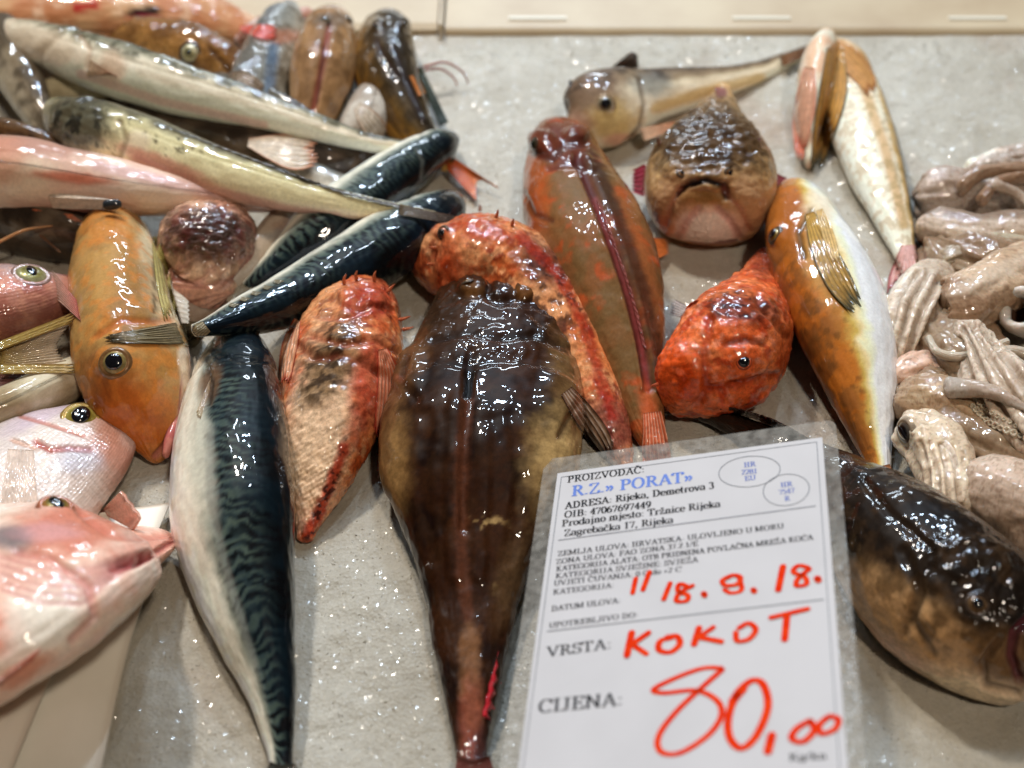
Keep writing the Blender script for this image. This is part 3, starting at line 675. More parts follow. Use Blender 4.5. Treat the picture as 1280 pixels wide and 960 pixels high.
t_ = thing('mackerel', 'dark blue mackerel lying diagonally with its tail over the orange gurnard head', 'mackerel', 420, 340, 'mackerels')
b = Body([(566, 246, 14), (545, 268, 32), (500, 298, 44), (450, 328, 44), (400, 356, 40), (350, 380, 34), (300, 398, 24), (265, 408, 13), (240, 414, 8)], roll=-58, ratio=0.75,
         lift=[0.2, 0.2, 0.3, 0.5, 0.7, 1.4, 2.6, 3.8, 4.4], n=230, m=104, cap=(0.07, 0.02), seed=12)
mackerel(b); b.noise(0.5, 0.5, 0.1, c(16, 40, 60), 0.5, 9, region=(np.abs(b.A) < 1.1)*1.0); b.blob(562, 250, 14, 14, c(24, 30, 36), 0.8)
b.groove([(520, 262), (532, 282), (528, 318)], 2.5, 0.07, c(20, 26, 32))
b.build('body', M_mack, t_)
for i in range(5):
    x = 292+i*14; y = 384-i*7.3
    fin(t_, 'finlet', [(x, y), (x+7, y-4)], [(x-8, y-2), (x-5, y-5)], 2, c(110, 104, 84), c(150, 140, 116), off=0.08, th=0.03)

b9tail = t_
# ---- dark round head ------------------------------------------------------------------------
t_ = thing('fish', 'round fish head, dark wet and wrinkled above and pink below, beside the orange gurnard', 'fish', 260, 330)
b = Body([(258, 366, 16), (256, 350, 40), (258, 322, 60), (261, 292, 60), (264, 268, 44)], roll=0, ratio=1.2, lift=0.0, n=150, m=110, cap=(0.16, 0.3), seed=13, expo=0.85)
b.fill(c(206, 166, 138)); b.noise(0.9, 0.5, 0.12, c(196, 134, 112), 0.7)
b.blob(262, 298, 66, 36, c(104, 72, 60), 0.85, 0, 0.5, 0.6); b.blob(262, 285, 50, 26, c(66, 48, 46), 0.7, 0, 0.5, 0.6)
b.blob(270, 345, 40, 16, c(206, 170, 136), 0.7); b.noise(3.0, 0.6, 0.08, c(120, 50, 45), 0.5, 5)
dk = b.blobm(262, 290, 64, 40)
b.bump(3.0, 0.22, 4, region=dk, ridged=True); b.bump(1.4, 0.12)
for x in (240, 256, 272, 288): b.groove([(x, 318), (x+(x-262)*0.25, 350)], 3, 0.07, c(130, 90, 66), 0.5)
b.groove([(205, 330), (222, 352), (256, 360), (300, 346), (314, 322)], 4, 0.12, c(150, 80, 70), 0.6)
b.build('body', M_rough, t_)
fin(t_, 'pelvic_fin', [(246, 360, 0.9), (262, 362, 0.9)], [(252, 376, 0.7), (258, 378, 0.6)], 3, c(206, 160, 130), c(190, 110, 100))

# ---- orange gurnard, head down ---------------------------------------------------------------
t_ = thing('gurnard', 'orange gurnard with a ringed eye, head down between the bream and the front mackerel', 'gurnard', 160, 430)
b = Body([(150, 262, 34), (145, 300, 45), (148, 345, 57), (154, 395, 62), (164, 445, 68), (172, 490, 62), (184, 530, 42), (192, 560, 20), (194, 576, 8)][::-1], roll=-38, ratio=0.85,
         lift=0.2, n=220, m=110, cap=(0.05, 0.12), seed=14, expo=0.82)
b.fill(c(186, 142, 84)); b.slack(0.1); b.noise(0.5, 0.52, 0.12, c(200, 126, 60), 0.7, 2); b.noise(1.2, 0.55, 0.1, c(160, 122, 74), 0.6, 3)
b.blob(205, 330, 30, 90, c(222, 208, 172), 0.9, -6, 0.3, 0.15); b.blob(185, 270, 30, 22, c(196, 174, 128), 0.7)
b.blob(172, 370, 30, 50, c(156, 110, 62), 0.6); b.blob(160, 520, 46, 60, c(196, 92, 30), 0.7); b.blob(115, 480, 24, 40, c(150, 80, 40), 0.6)
b.noise(2.2, 0.58, 0.06, c(214, 130, 60), 0.5, 8)
b.groove([(120, 420), (150, 400), (200, 402), (215, 400)], 4, 0.1, c(190, 88, 40), 0.5)
b.groove([(232, 470), (228, 520), (205, 560), (194, 572)], 4, 0.15, c(196, 120, 100), 0.9)
b.line([(228, 440), (234, 490), (226, 530)], 6, c(226, 206, 180), 0.9)
b.push(b.blobm(143, 453, 22, 20), 0.25); b.bump(1.2, 0.06, 3)
b.line([(193, 300), (193, 390)], 2, c(90, 80, 60), 0.7)
b.build('body', M_slime, t_)
eye(t_, b, 143, 453, 15, c(150, 128, 56), c(160, 138, 84), pup=0.72, rim=c(126, 90, 54), tilt=0.45)
leaf(t_, 'pectoral_fin', [(193, 296), (200, 330), (208, 370), (216, 404)], [3, 8, 10, 9], c(196, 180, 116), edge=c(120, 104, 50), ray=c(140, 122, 70), off=0.12, rays=5)
fin(t_, 'pelvic_fin', [(212, 350, 1.8), (228, 404, 1.8)], [(236, 362, 1.4), (237, 404, 1.4)], 8, c(206, 190, 170), c(216, 206, 190), ray=c(160, 140, 120))
fin(t_, 'pectoral_fin', [(96, 375), (100, 400)], [(62, 334, 4.0), (70, 372, 3.6)], 9, c(170, 60, 50), c(196, 150, 130), ray=c(206, 170, 150), off=0.2)
b2 = Body([(233, 478, 4), (230, 510, 9), (214, 548, 9), (206, 572, 4)], roll=0, ratio=0.7, lift=0.9, n=50, m=30, seed=15)
b2.fill(c(190, 106, 100)); b2.noise(1.5, 0.5, 0.1, c(206, 140, 120), 0.6); b2.build('lower_jaw', M_gurn, t_)
leaf(b9tail, 'tail_fin', [(256, 409), (225, 416), (180, 420), (122, 424)], [7, 13, 9, 3], c(140, 124, 92), edge=c(90, 78, 56), ray=c(86, 74, 54), off=0.14, amp=0.08, rays=8)
leaf(b9tail, 'tail_fin', [(258, 408), (248, 416), (240, 426), (236, 436)], [8, 9, 8, 4], c(150, 136, 106), ray=c(96, 84, 62), off=0.2, rays=6)

# ---- left edge -------------------------------------------------------------------------------
t_ = thing('fish', 'small dark wine red fish cut off at the left edge above the bream', 'fish', 8, 490)
b = Body([(34, 478, 8), (22, 484, 24), (-10, 494, 30), (-60, 500, 30)], roll=-60, ratio=0.7, lift=0.6, n=70, m=46, seed=16)
b.fill(c(120, 74, 62)); b.noise(0.9, 0.5, 0.1, c(96, 52, 48), 0.7); b.build('body', M_gurn, t_)
t_ = thing('fish', 'pale belly of a fish below the yellow tail fin, between bream and orange gurnard', 'fish', 50, 490)
b = Body([(120, 448, 10), (95, 470, 26), (50, 496, 32), (0, 520, 34), (-60, 540, 30)], roll=150, ratio=0.6, lift=0.0, n=90, m=50, seed=17)
b.fill(c(206, 194, 168)); b.noise(0.6, 0.52, 0.1, c(172, 152, 116), 0.7); b.noise(0.4, 0.6, 0.1, c(140, 110, 70), 0.5, 4); b.build('body', M_gurn, t_)
t_ = thing('fish', 'reddish fish head with a slit yellow eye at the left edge', 'fish', 40, 380)
b = Body([(90, 352, 8), (76, 362, 26), (45, 372, 44), (0, 380, 52), (-60, 388, 54)], roll=-70, ratio=0.7, lift=1.0, n=140, m=80, cap=(0.16, 0.02), seed=18)
b.ang([(0, c(170, 110, 96)), (60, c(168, 96, 76)), (120, c(150, 84, 62)), (180, c(170, 120, 96))], jit=14); b.noise(0.8, 0.55, 0.1, c(196, 140, 120), 0.6)
b.blob(35, 335, 44, 12, c(186, 164, 160), 0.8, 4); b.noise(3.5, 0.6, 0.08, c(210, 150, 120), 0.4, 4)
b.build('body', M_scale, t_)
eye(t_, b, 39, 342, 19, c(160, 150, 84), c(170, 164, 120), pup=0.55, pasp=0.6, rim=c(150, 116, 104), tilt=0.1, bulge=0.2)
t_ = thing('fish', 'yellow edged tail fin of a fish reaching in at the left edge', 'fish', 30, 440)
b = Body([(12, 446, 12), (-20, 448, 22), (-60, 450, 30)], roll=0, ratio=0.5, lift=2.0, n=40, m=30, seed=19); b.fill(c(190, 166, 110)); b.build('body', M_gurn, t_)
fin(t_, 'tail_fin', [(-4, 430, 3.6), (2, 446, 3.6), (-4, 464, 3.4)], [(98, 392, 4.2), (78, 420, 3.6), (74, 440, 3.3), (97, 462, 2.8)], 18, c(160, 132, 70), c(226, 206, 186), ray=c(150, 116, 60), amp=0.08, jag=0.1)
fin(t_, 'tail_fin_edge', [(-4, 428, 3.9), (-4, 438, 3.9)], [(99, 388, 4.5), (92, 402, 4.3)], 3, c(150, 124, 60), c(160, 130, 70), th=0.1)
fin(t_, 'tail_fin_edge', [(-4, 456, 3.8), (-4, 466, 3.8)], [(99, 455, 3.2), (94, 466, 3.1)], 3, c(156, 130, 66), c(170, 140, 76), th=0.1)

t_ = thing('sea_bream', 'silver pink bream with a large yellow ringed eye at the left edge', 'fish', 90, 580)
b = Body([(128, 500, 20), (101, 538, 67), (45, 590, 88), (-20, 640, 98), (-90, 700, 84), (-150, 760, 40)], roll=-90, ratio=0.42, lift=0.3, n=220, m=130, cap=(0.16, 0.02), seed=20)
b.fill(c(212, 196, 184)); b.slack(0.07); b.noise(0.4, 0.5, 0.12, c(202, 186, 178), 0.7)
b.blob(150, 585, 26, 70, c(188, 124, 98), 0.9, -22, 0.5, 0.2); b.blob(115, 600, 30, 30, c(186, 160, 144), 0.6); b.blob(60, 510, 60, 14, c(200, 178, 190), 0.7, -28)
b.groove([(25, 520), (60, 530), (105, 545)], 2.5, 0.05, c(190, 110, 90), 0.7); b.groove([(45, 552), (62, 562), (85, 560), (112, 562)], 4, 0.10, c(176, 84, 66), 0.9)
b.groove([(15, 550), (45, 560)], 3, 0.06, c(196, 140, 110), 0.6); b.blob(100, 575, 30, 16, c(176, 176, 190), 0.5)
sc = b.blobm(85, 600, 70, 40, 0, 0.3)
yy = np.sin(b.XY[..., 1]*0.72)*np.sin((b.XY[..., 0]+b.XY[..., 1]*0.3)*0.62)
b.push(sc*(yy*0.5), 0.035); b.mix(sc*sstep(-0.1, 0.6, -yy)*0.25, c(140, 116, 100))
b.build('body', M_scale, t_)
eye(t_, b, 101, 521, 19, c(150, 132, 50), c(186, 168, 84), pup=0.7, pasp=0.85, tilt=0.35, bulge=0.25, rim=c(150, 120, 60))
leaf(t_, 'pectoral_fin', [(26, 562), (25, 590), (24, 620), (24, 660)], [16, 19, 22, 25], c(222, 196, 178), ray=c(230, 206, 190), off=0.1, rays=8, amp=0.05)

t_ = thing('fish', 'pink fish with open mouth at the lower left, on the white paper sheet', 'fish', 60, 740)
b = Body([(224, 672, 8), (190, 678, 24), (150, 690, 44), (106, 694, 82), (52, 712, 106), (-20, 752, 116), (-110, 810, 104), (-180, 850, 60)], roll=-62, ratio=0.4, lift=0.9, n=230, m=130, cap=(0.05, 0.02), seed=21)
b.fill(c(232, 204, 184)); b.slack(0.16); b.noise(0.5, 0.5, 0.12, c(226, 176, 154), 0.7); b.noise(1.2, 0.6, 0.08, c(230, 205, 190), 0.5, 5)
b.blob(90, 660, 80, 34, c(206, 118, 92), 0.85, -8, 0.5, 0.4); b.blob(15, 672, 26, 16, c(120, 116, 118), 0.8); b.blob(60, 665, 40, 12, c(210, 160, 160), 0.6)
b.blob(0, 790, 34, 26, c(216, 96, 52), 0.9, -20, 0.5, 0.3); b.blob(50, 775, 55, 40, c(232, 216, 200), 0.85, -30, 0.4, 0.3); b.blob(30, 840, 40, 10, c(214, 130, 96), 0.8, -35)
b.blob(180, 685, 40, 14, c(214, 140, 120), 0.7, -12)
for k in range(5):
    o_ = k*11
    b.groove([(0, 695+o_*0.9), (50, 708+o_), (100, 712+o_*0.95), (150, 698+o_*0.4), (185, 690+o_*0.1)], 3.2, 0.09, c(190, 110, 110), 0.45)
b.groove([(100, 642), (140, 670), (175, 672), (215, 668)], 4, 0.12, c(200, 110, 90), 0.5)
b.push(b.blobm(70, 632, 26, 14), 0.25); b.groove([(222, 672), (196, 690), (170, 704), (140, 712)], 4, 0.16, c(170, 70, 66), 0.7); b.groove([(20, 690), (60, 696), (110, 730), (120, 770), (90, 800)], 5, 0.16, c(200, 120, 110), 0.5)
b.bump(2.6, 0.06, 4, region=b.blobm(90, 655, 70, 26))
b.build('body', M_slime, t_)
eye(t_, b, 70, 631, 17, c(140, 120, 50), c(176, 124, 66), pup=0.75, pasp=0.62, tilt=0.3, rim=c(170, 100, 70), bulge=0.25)
fin(t_, 'jaw_flap', [(125, 640), (165, 662)], [(150, 615, 4.2), (175, 648, 3.6)], 3, c(216, 150, 130), c(226, 170, 150), th=0.12, jag=0.0)
fin(t_, 'pelvic_fin', [(52, 810), (40, 826)], [(-10, 858), (-20, 872)], 6, c(216, 120, 96), c(226, 170, 150), off=0.2, th=0.1)

t_ = thing('fish', 'white bellied fish seen between the tan and the olive fish at the heap edge', 'fish', 462, 140)
b = Body([(470, 108, 12), (462, 130, 26), (452, 160, 30), (440, 185, 24)], roll=160, ratio=0.8, lift=0.0, n=70, m=44, seed=83)
b.fill(c(196, 186, 172)); b.slack(0.16); b.noise(0.9, 0.5, 0.1, c(150, 132, 116), 0.6); b.build('body', M_slime, t_)
leaf(t_, 'pectoral_fin', [(446, 132), (458, 146), (470, 162), (478, 178)], [5, 12, 13, 7], c(206, 190, 170), ray=c(160, 136, 112), edge=c(190, 150, 120), off=0.15, rays=5)
t_ = thing('fish', 'slim silver fish tucked under the long yellowish fish beside the striped mackerel', 'fish', 380, 215)
b = Body([(300, 196, 8), (335, 205, 18), (380, 218, 20), (425, 232, 15), (460, 240, 8)], roll=-70, ratio=0.6, lift=1.0, n=90, m=50, seed=85)
b.ang([(0, c(80, 84, 84)), (50, c(130, 130, 124)), (90, c(206, 200, 188)), (180, c(226, 220, 206))]); b.slack(0.1); b.noise(1.2, 0.55, 0.1, c(110, 100, 86), 0.5); b.build('body', M_slime, t_)
t_ = thing('fish', 'slim grey fish crossing behind the longest pale fish toward the tan fish', 'fish', 330, 110)
b = Body([(262, 96, 8), (290, 108, 15), (330, 124, 18), (372, 144, 15), (410, 160, 8)], roll=-30, ratio=0.7, lift=2.0, n=90, m=50, seed=86)
b.ang([(0, c(74, 72, 68)), (50, c(116, 110, 98)), (90, c(190, 182, 166)), (180, c(220, 212, 196))]); b.slack(0.1); b.noise(1.2, 0.55, 0.1, c(90, 80, 66), 0.5); b.build('body', M_slime, t_)
leaf(t_, 'dorsal_fin', [(286, 92), (302, 96), (318, 104), (332, 114)], [3, 7, 7, 3], c(150, 130, 110), ray=c(100, 84, 70), off=0.25, rays=5)
t_ = thing('fish', 'red finned head poking out at the back of the heap beside the silver grey fish', 'fish', 325, 40)
b = Body([(396, 18, 8), (372, 24, 16), (345, 34, 20), (318, 46, 18), (296, 56, 12)], roll=-60, ratio=0.8, lift=0.9, n=80, m=50, cap=(0.1, 0.1), seed=84)
b.fill(c(190, 140, 120)); b.slack(0.2); b.bump(2.2, 0.2, 4); b.noise(1.0, 0.5, 0.1, c(150, 80, 64), 0.7); b.noise(1.2, 0.6, 0.1, c(206, 196, 190), 0.7, 5); b.build('body', M_rough, t_)
leaf(t_, 'pectoral_fin', [(300, 34), (318, 38), (334, 40), (350, 38)], [3, 7, 9, 5], c(200, 70, 56), ray=c(216, 140, 120), off=0.2, rays=4)
# ---- three long pale fish on top of the heap ---------------------------------------------------
t_ = thing('weever', 'longest pale fish lying on top of the heap at the far left', 'fish', 250, 120)
b = Body([(2, 28, 8), (30, 46, 22), (80, 64, 32), (150, 88, 36), (230, 112, 33), (310, 134, 26), (390, 158, 18), (450, 176, 12), (500, 184, 9), (530, 184, 7)], roll=-38, ratio=0.85,
         lift=[3.2, 3.2, 3.2, 3.2, 3.2, 3, 2.8, 2.2, 2.0, 1.6], n=220, m=90, cap=(0.04, 0.02), seed=22)
b.slack(0.12); b.gill(0.22, 0.09); b.ang([(0, c(110, 106, 92)), (34, c(146, 140, 116)), (52, c(214, 204, 180)), (100, c(238, 226, 206)), (180, c(238, 222, 208))], jit=9, f=1.3); b.lateral(58, d=0.04)
b.noise(1.6, 0.52, 0.06, c(84, 80, 56), 0.8, 3, region=(1-sstep(40, 70, np.degrees(np.abs(b.A))))*sstep(0.1, 0.2, b.U))
b.blob(50, 52, 50, 20, c(206, 186, 160), 0.8, 18); b.blob(140, 84, 16, 20, c(206, 170, 140), 0.6); b.line([(100, 92), (200, 126), (330, 156)], 5, c(206, 160, 150), 0.5)
b.groove([(100, 45), (112, 62), (108, 84)], 3, 0.1, c(190, 150, 120), 0.4)
b.build('body', M_slime, t_)
eye(t_, b, 45, 24, 7, c(120, 110, 80), pup=0.7, pasp=0.5)
fin(t_, 'pectoral_fin', [(112, 74), (108, 96)], [(150, 98), (142, 92)], 5, c(206, 176, 146), c(200, 150, 120), off=0.12)

t_ = thing('fish', 'pink white fish lying belly up at the left edge, belly fin tipped black', 'fish', 150, 225)
b = Body([(-120, 225, 40), (-50, 218, 46), (20, 218, 48), (90, 226, 42), (160, 236, 34), (230, 244, 26), (300, 250, 17), (360, 254, 10), (420, 256, 5)], roll=-140, ratio=0.8,
         lift=[2, 2, 2, 2, 2, 2.1, 2.3, 2.2, 2], n=200, m=90, seed=23)
b.slack(0.14); b.fill(c(228, 204, 184)); b.noise(0.4, 0.5, 0.1, c(216, 172, 152), 0.7, 2, st=0.5)
b.blob(40, 180, 90, 16, c(176, 120, 100), 0.8, 4, 0.5, 0.3); b.blob(30, 225, 44, 28, c(226, 206, 180), 0.9); b.blob(90, 222, 50, 7, c(206, 110, 80), 0.8, 6, 0.5, 0.3)
b.line([(120, 206), (220, 230), (350, 252)], 8, c(196, 150, 150), 0.6); b.blob(0, 200, 30, 30, c(206, 140, 110), 0.6)
b.build('body', M_gurn, t_)
fin(t_, 'pelvic_fin', [(60, 246), (66, 260)], [(146, 250, 4.6), (142, 262, 4.2)], 5, c(222, 200, 176), c(196, 180, 166), th=0.3, jag=0, off=0.2)
bb = b; b3 = Body([(128, 257, 5), (137, 256, 7), (147, 255, 6), (152, 254, 3)], roll=0, ratio=0.8, zc=4.7, n=24, m=20, reg=False); b3.fill(c(60, 66, 72)); b3.build('fin_spot', M_gurn, t_)
fin(t_, 'anal_fin', [(40, 262), (90, 268)], [(80, 276, 2.6), (104, 278, 2.8)], 6, c(206, 110, 70), c(206, 140, 110), off=0.1)

t_ = thing('fish', 'long yellowish fish with a blackish head lying in front of the longest pale fish', 'fish', 300, 210)
b = Body([(62, 128, 8), (78, 146, 26), (110, 160, 38), (170, 180, 40), (240, 206, 36), (310, 228, 30), (380, 245, 22), (450, 258, 16), (510, 266, 10), (548, 271, 5)], roll=-42, ratio=0.85,
         lift=[2.8, 2.8, 2.8, 2.9, 3.1, 3.2, 3.1, 3.1, 3.2, 3.4], n=230, m=90, cap=(0.05, 0.02), seed=24)
b.slack(0.12); b.gill(0.2, 0.1); b.ang([(0, c(84, 78, 60)), (30, c(120, 112, 84)), (48, c(206, 196, 152)), (100, c(226, 214, 174)), (140, c(222, 200, 170)), (180, c(210, 170, 150))], jit=9, f=1.2); b.lateral(55, d=0.05)
b.blob(95, 150, 40, 36, c(82, 78, 64), 0.9, 20, 0.4, 0.5); b.noise(2.2, 0.52, 0.06, c(40, 38, 34), 0.8, 3, region=b.blobm(95, 155, 50, 36))
b.noise(3.0, 0.66, 0.04, c(70, 60, 36), 0.8, 6, region=b.blobm(190, 170, 90, 30)); b.blob(168, 182, 22, 16, c(222, 206, 176), 0.9, -40, 0.3, 0.1)
b.blob(205, 205, 60, 9, c(214, 150, 130), 0.8, 22); b.line([(170, 200), (260, 236), (360, 262), (420, 272)], 6, c(196, 130, 120), 0.6)
b.push(b.blobm(95, 150, 38, 30), 0.0); b.bump(2.5, 0.13, 4, region=b.blobm(92, 156, 38, 34), ridged=True)
b.groove([(150, 152), (158, 176), (148, 198)], 3, 0.1, c(120, 100, 70), 0.5)
b.build('body', M_slime, t_)
eye(t_, b, 103, 119, 7, c(60, 60, 40), pup=0.7, pasp=0.5)
fin(t_, 'dorsal_fin', [(200, 156), (300, 192), (420, 236), (500, 256)], [(208, 158), (308, 196), (428, 241), (508, 262)], 26, c(70, 66, 60), c(150, 150, 150), off=0.2, amp=0.06)
fin(t_, 'tail_fin', [(500, 256, 4.6), (498, 268, 4.4)], [(568, 270, 4.0), (562, 279, 3.9)], 5, c(110, 100, 84), c(70, 66, 64), jag=0.0)
# ---- mackerel at the front --------------------------------------------------------------------
t_ = thing('mackerel', 'large mackerel lying head up at the front with its white belly to the left', 'mackerel', 300, 700, 'mackerels')
b = Body([(296, 424, 22), (292, 445, 40), (290, 485, 58), (288, 540, 70), (288, 600, 77), (293, 660, 78), (304, 720, 68), (320, 790, 52), (336, 850, 36), (346, 905, 24), (351, 945, 16), (353, 975, 14)],
         roll=-44, ratio=0.78, lift=0.1, n=300, m=140, cap=(0.05, 0.01), seed=31)
mackerel(b, 1.0)
b.blob(300, 440, 46, 26, c(22, 38, 48), 0.8, 0, 0.4, 0.3); b.blob(262, 480, 12, 26, c(120, 84, 56), 0.8, 20, 0.4, 0.3)
b.groove([(258, 452), (266, 480), (262, 505)], 2.5, 0.08, c(60, 50, 40)); b.groove([(270, 440), (300, 452), (338, 450)], 2.5, 0.05, c(16, 24, 30), 0.6)
b.blob(245, 560, 20, 90, c(230, 222, 200), 0.6, -8); b.line([(262, 540), (262, 620), (285, 720), (318, 830)], 5, c(150, 150, 140), 0.5)
b.build('body', M_mack, t_)
fin(t_, 'pectoral_fin', [(264, 470), (262, 488)], [(244, 520), (250, 524)], 4, c(130, 100, 70), c(180, 160, 130), off=0.06)
fin(t_, 'tail_fin', [(338, 952, 1.2), (352, 956, 1.5), (368, 954, 1.2)], [(300, 1035, 0.6), (356, 1000, 0.8), (412, 1030, 0.6)], 14, c(60, 62, 58), c(90, 88, 76))

def scorp(b):
    b.slack(0.16); b.fill(c(214, 124, 74)); b.noise(0.45, 0.5, 0.1, c(222, 156, 108), 0.8, 1); b.noise(1.0, 0.56, 0.07, c(196, 80, 40), 0.75, 2); b.noise(1.9, 0.62, 0.05, c(130, 50, 30), 0.7, 3)
    b.noise(2.6, 0.62, 0.05, c(226, 168, 120), 0.6, 4); return b
# ---- orange scorpionfish between mackerel and stargazer ---------------------------------------------
t_ = thing('scorpionfish', 'orange scorpionfish lying head up between the front mackerel and the central brown stargazer', 'fish', 430, 480, 'orange scorpionfish')
b = Body([(455, 350, 14), (450, 366, 36), (442, 400, 58), (430, 450, 70), (418, 505, 66), (405, 560, 52), (395, 610, 34), (386, 650, 18), (380, 678, 9)], roll=20, ratio=1.15, lift=0.0, n=240, m=120, cap=(0.1, 0.03), seed=32, expo=0.85)
scorp(b); b.blob(395, 540, 42, 120, c(232, 200, 166), 0.85, 10, 0.5, 0.4); b.blob(412, 455, 26, 60, c(120, 88, 50), 0.8, 25, 0.5, 0.5)
b.noise(3.2, 0.52, 0.06, c(60, 40, 26), 0.8, 5, region=b.blobm(412, 450, 34, 60, 25)); b.blob(462, 375, 34, 26, c(176, 60, 48), 0.7); b.blob(460, 480, 18, 60, c(200, 80, 60), 0.7, 10)
b.line([(430, 560), (408, 620), (385, 668)], 7, c(190, 60, 36), 0.9, rag=0.6); b.noise(3.5, 0.6, 0.05, c(50, 24, 18), 0.8, 9, region=b.linem([(440, 545), (405, 625), (385, 668)], 8))
b.groove([(372, 432), (392, 448), (420, 444), (452, 452), (480, 470)], 5, 0.16, c(130, 54, 34), 0.6); b.push(b.blobm(436, 372, 13, 10), 0.25); b.push(b.blobm(468, 376, 13, 10), 0.25)
b.bump(1.5, 0.22, 4, region=b.blobm(445, 400, 60, 70)); b.bump(4, 0.07, 5); b.groove([(395, 395), (430, 398), (468, 380), (490, 388)], 4, 0.15, c(150, 50, 30), 0.5)
b.groove([(390, 420), (430, 430), (470, 425), (498, 440)], 4, 0.15, c(150, 50, 30), 0.5)
scm = b.blobm(400, 550, 50, 90); xx, yy = b.XY[..., 0], b.XY[..., 1]; b.push(scm*np.sin(xx*0.8+yy*0.25)*np.sin(yy*0.7-xx*0.2), 0.03)
b.build('body', M_rough, t_)
fin(t_, 'pectoral_fin', [(492, 440), (478, 545)], [(503, 452, 1.0), (472, 585, 0.6)], 12, c(196, 80, 60), c(216, 120, 90), off=0.1)
leaf(t_, 'pectoral_fin', [(478, 436), (486, 470), (484, 510), (474, 552)], [6, 14, 14, 8], c(216, 120, 84), edge=c(176, 60, 40), ray=c(226, 170, 140), off=0.12, rays=7, amp=0.1)
leaf(t_, 'pectoral_fin', [(372, 400), (364, 424), (358, 455), (356, 484)], [4, 9, 9, 5], c(222, 150, 110), edge=c(180, 76, 50), ray=c(230, 190, 160), off=0.12, rays=5, amp=0.1)
for (x, y) in ((430, 356), (446, 350), (468, 352), (484, 366), (498, 400), (502, 412)):
    p, nv = b.at(x, y); 
    tube(t_, 'spine', [tuple(project(p))+(p[2],), tuple(project(p+nv*0.35))+((p+nv*0.35)[2],), tuple(project(p+nv*0.55+[0.1, 0.1, 0]))+((p+nv*0.55)[2],)], [0.12, 0.08, 0.03], c(206, 110, 70), M_rough, n=10, m=8)

# ---- second scorpionfish behind the stargazer -------------------------------------------------------
t_ = thing('scorpionfish', 'orange scorpionfish tucked behind the brown stargazer, head to the left', 'fish', 650, 380, 'orange scorpionfish')
b = Body([(536, 316, 16), (556, 322, 44), (592, 326, 62), (640, 345, 62), (680, 385, 56), (712, 432, 46), (738, 480, 36), (758, 525, 28), (775, 565, 18), (785, 590, 8)], roll=-28, ratio=1.1, lift=0.0, n=240, m=120, cap=(0.1, 0.02), seed=33, expo=0.85)
scorp(b); b.blob(560, 350, 20, 60, c(190, 70, 34), 0.7, 0); b.blob(680, 330, 40, 26, c(84, 48, 40), 0.75, 40, 0.5, 0.5); b.blob(690, 380, 30, 20, c(222, 160, 110), 0.7, 40); b.blob(600, 285, 46, 16, c(186, 70, 40), 0.7, 20)
b.blob(755, 540, 40, 50, c(140, 66, 60), 0.8, 50); b.line([(650, 295), (700, 345), (735, 420), (765, 520)], 7, c(176, 40, 30), 0.7, rag=0.6)
b.noise(2.4, 0.55, 0.05, c(60, 26, 24), 0.7, 9, region=b.blobm(700, 370, 50, 60, 40)); b.bump(1.5, 0.2, 4, region=b.blobm(590, 310, 60, 60)); b.bump(4, 0.07, 5)
b.push(b.blobm(552, 290, 12, 9), 0.2)
b.build('body', M_rough, t_); eye(t_, b, 553, 291, 7, c(90, 50, 40), c(190, 110, 80), pup=0.7, pasp=0.8, tilt=0.2)
for (x, y) in ((545, 310), (542, 330), (575, 268), (600, 264), (620, 272), (640, 282)):
    p, nv = b.at(x, y)
    tube(t_, 'spine', [tuple(project(p))+(p[2],), tuple(project(p+nv*0.3))+((p+nv*0.3)[2],), tuple(project(p+nv*0.5))+((p+nv*0.5)[2],)], [0.12, 0.08, 0.03], c(206, 110, 70), M_rough, n=10, m=8)

# ---- red gurnard ------------------------------------------------------------------------------------
t_ = thing('gurnard', 'reddish brown gurnard lying tail down with a dark red groove along its back', 'gurnard', 760, 350)
b = Body([(702, 158, 22), (702, 178, 38), (708, 215, 52), (722, 260, 66), (742, 310, 72), (762, 360, 66), (776, 410, 54), (788, 455, 42), (800, 500, 29), (812, 540, 19), (822, 566, 14)], roll=-14, ratio=1.15, lift=0.1, n=260, m=130, cap=(0.08, 0.01), seed=34, expo=0.85)
b.slack(0.1); b.fill(c(142, 100, 62)); b.noise(0.5, 0.5, 0.12, c(152, 96, 56), 0.7, 1); b.noise(0.9, 0.60, 0.04, c(196, 86, 44), 0.75, 2); b.noise(1.2, 0.52, 0.1, c(126, 100, 62), 0.6, 3)
b.blob(668, 230, 16, 60, c(190, 96, 50), 0.8, -6); b.blob(700, 180, 40, 28, c(120, 52, 36), 0.85, 10); b.blob(800, 330, 14, 100, c(170, 98, 56), 0.7, -14)
gl = [(722, 196), (745, 250), (768, 310), (788, 370), (803, 430), (812, 485)]
b.push(b.linem([(x-9, y) for x, y in gl], 4), 0.12); b.push(b.linem([(x+11, y) for x, y in gl], 4), 0.10)
b.groove(gl, 6, 0.22, c(100, 36, 36), 0.9); b.line([(x+18, y) for x, y in gl], 9, c(70, 44, 36), 0.75, rag=0.4)
b.line([(x-2, y) for x, y in gl[1:]], 3, c(156, 70, 68), 0.7)
T_ = b.UC*2.2+2.2*fbm(b.co(0.5), 2, 4); pass
b.groove([(664, 190), (690, 196), (705, 180), (730, 178)], 5, 0.18, c(80, 34, 28), 0.6); b.groove([(655, 240), (668, 268), (690, 276)], 3, 0.1, c(110, 60, 40))
b.push(b.blobm(677, 176, 14, 11), 0.45); b.push(b.blobm(722, 170, 15, 11), 0.45); b.groove([(686, 210), (712, 204), (744, 212)], 4, 0.12, c(80, 40, 30), 0.5); b.bump(2.2, 0.05, 4)
b.blob(815, 530, 12, 50, c(206, 96, 56), 0.8, -12)
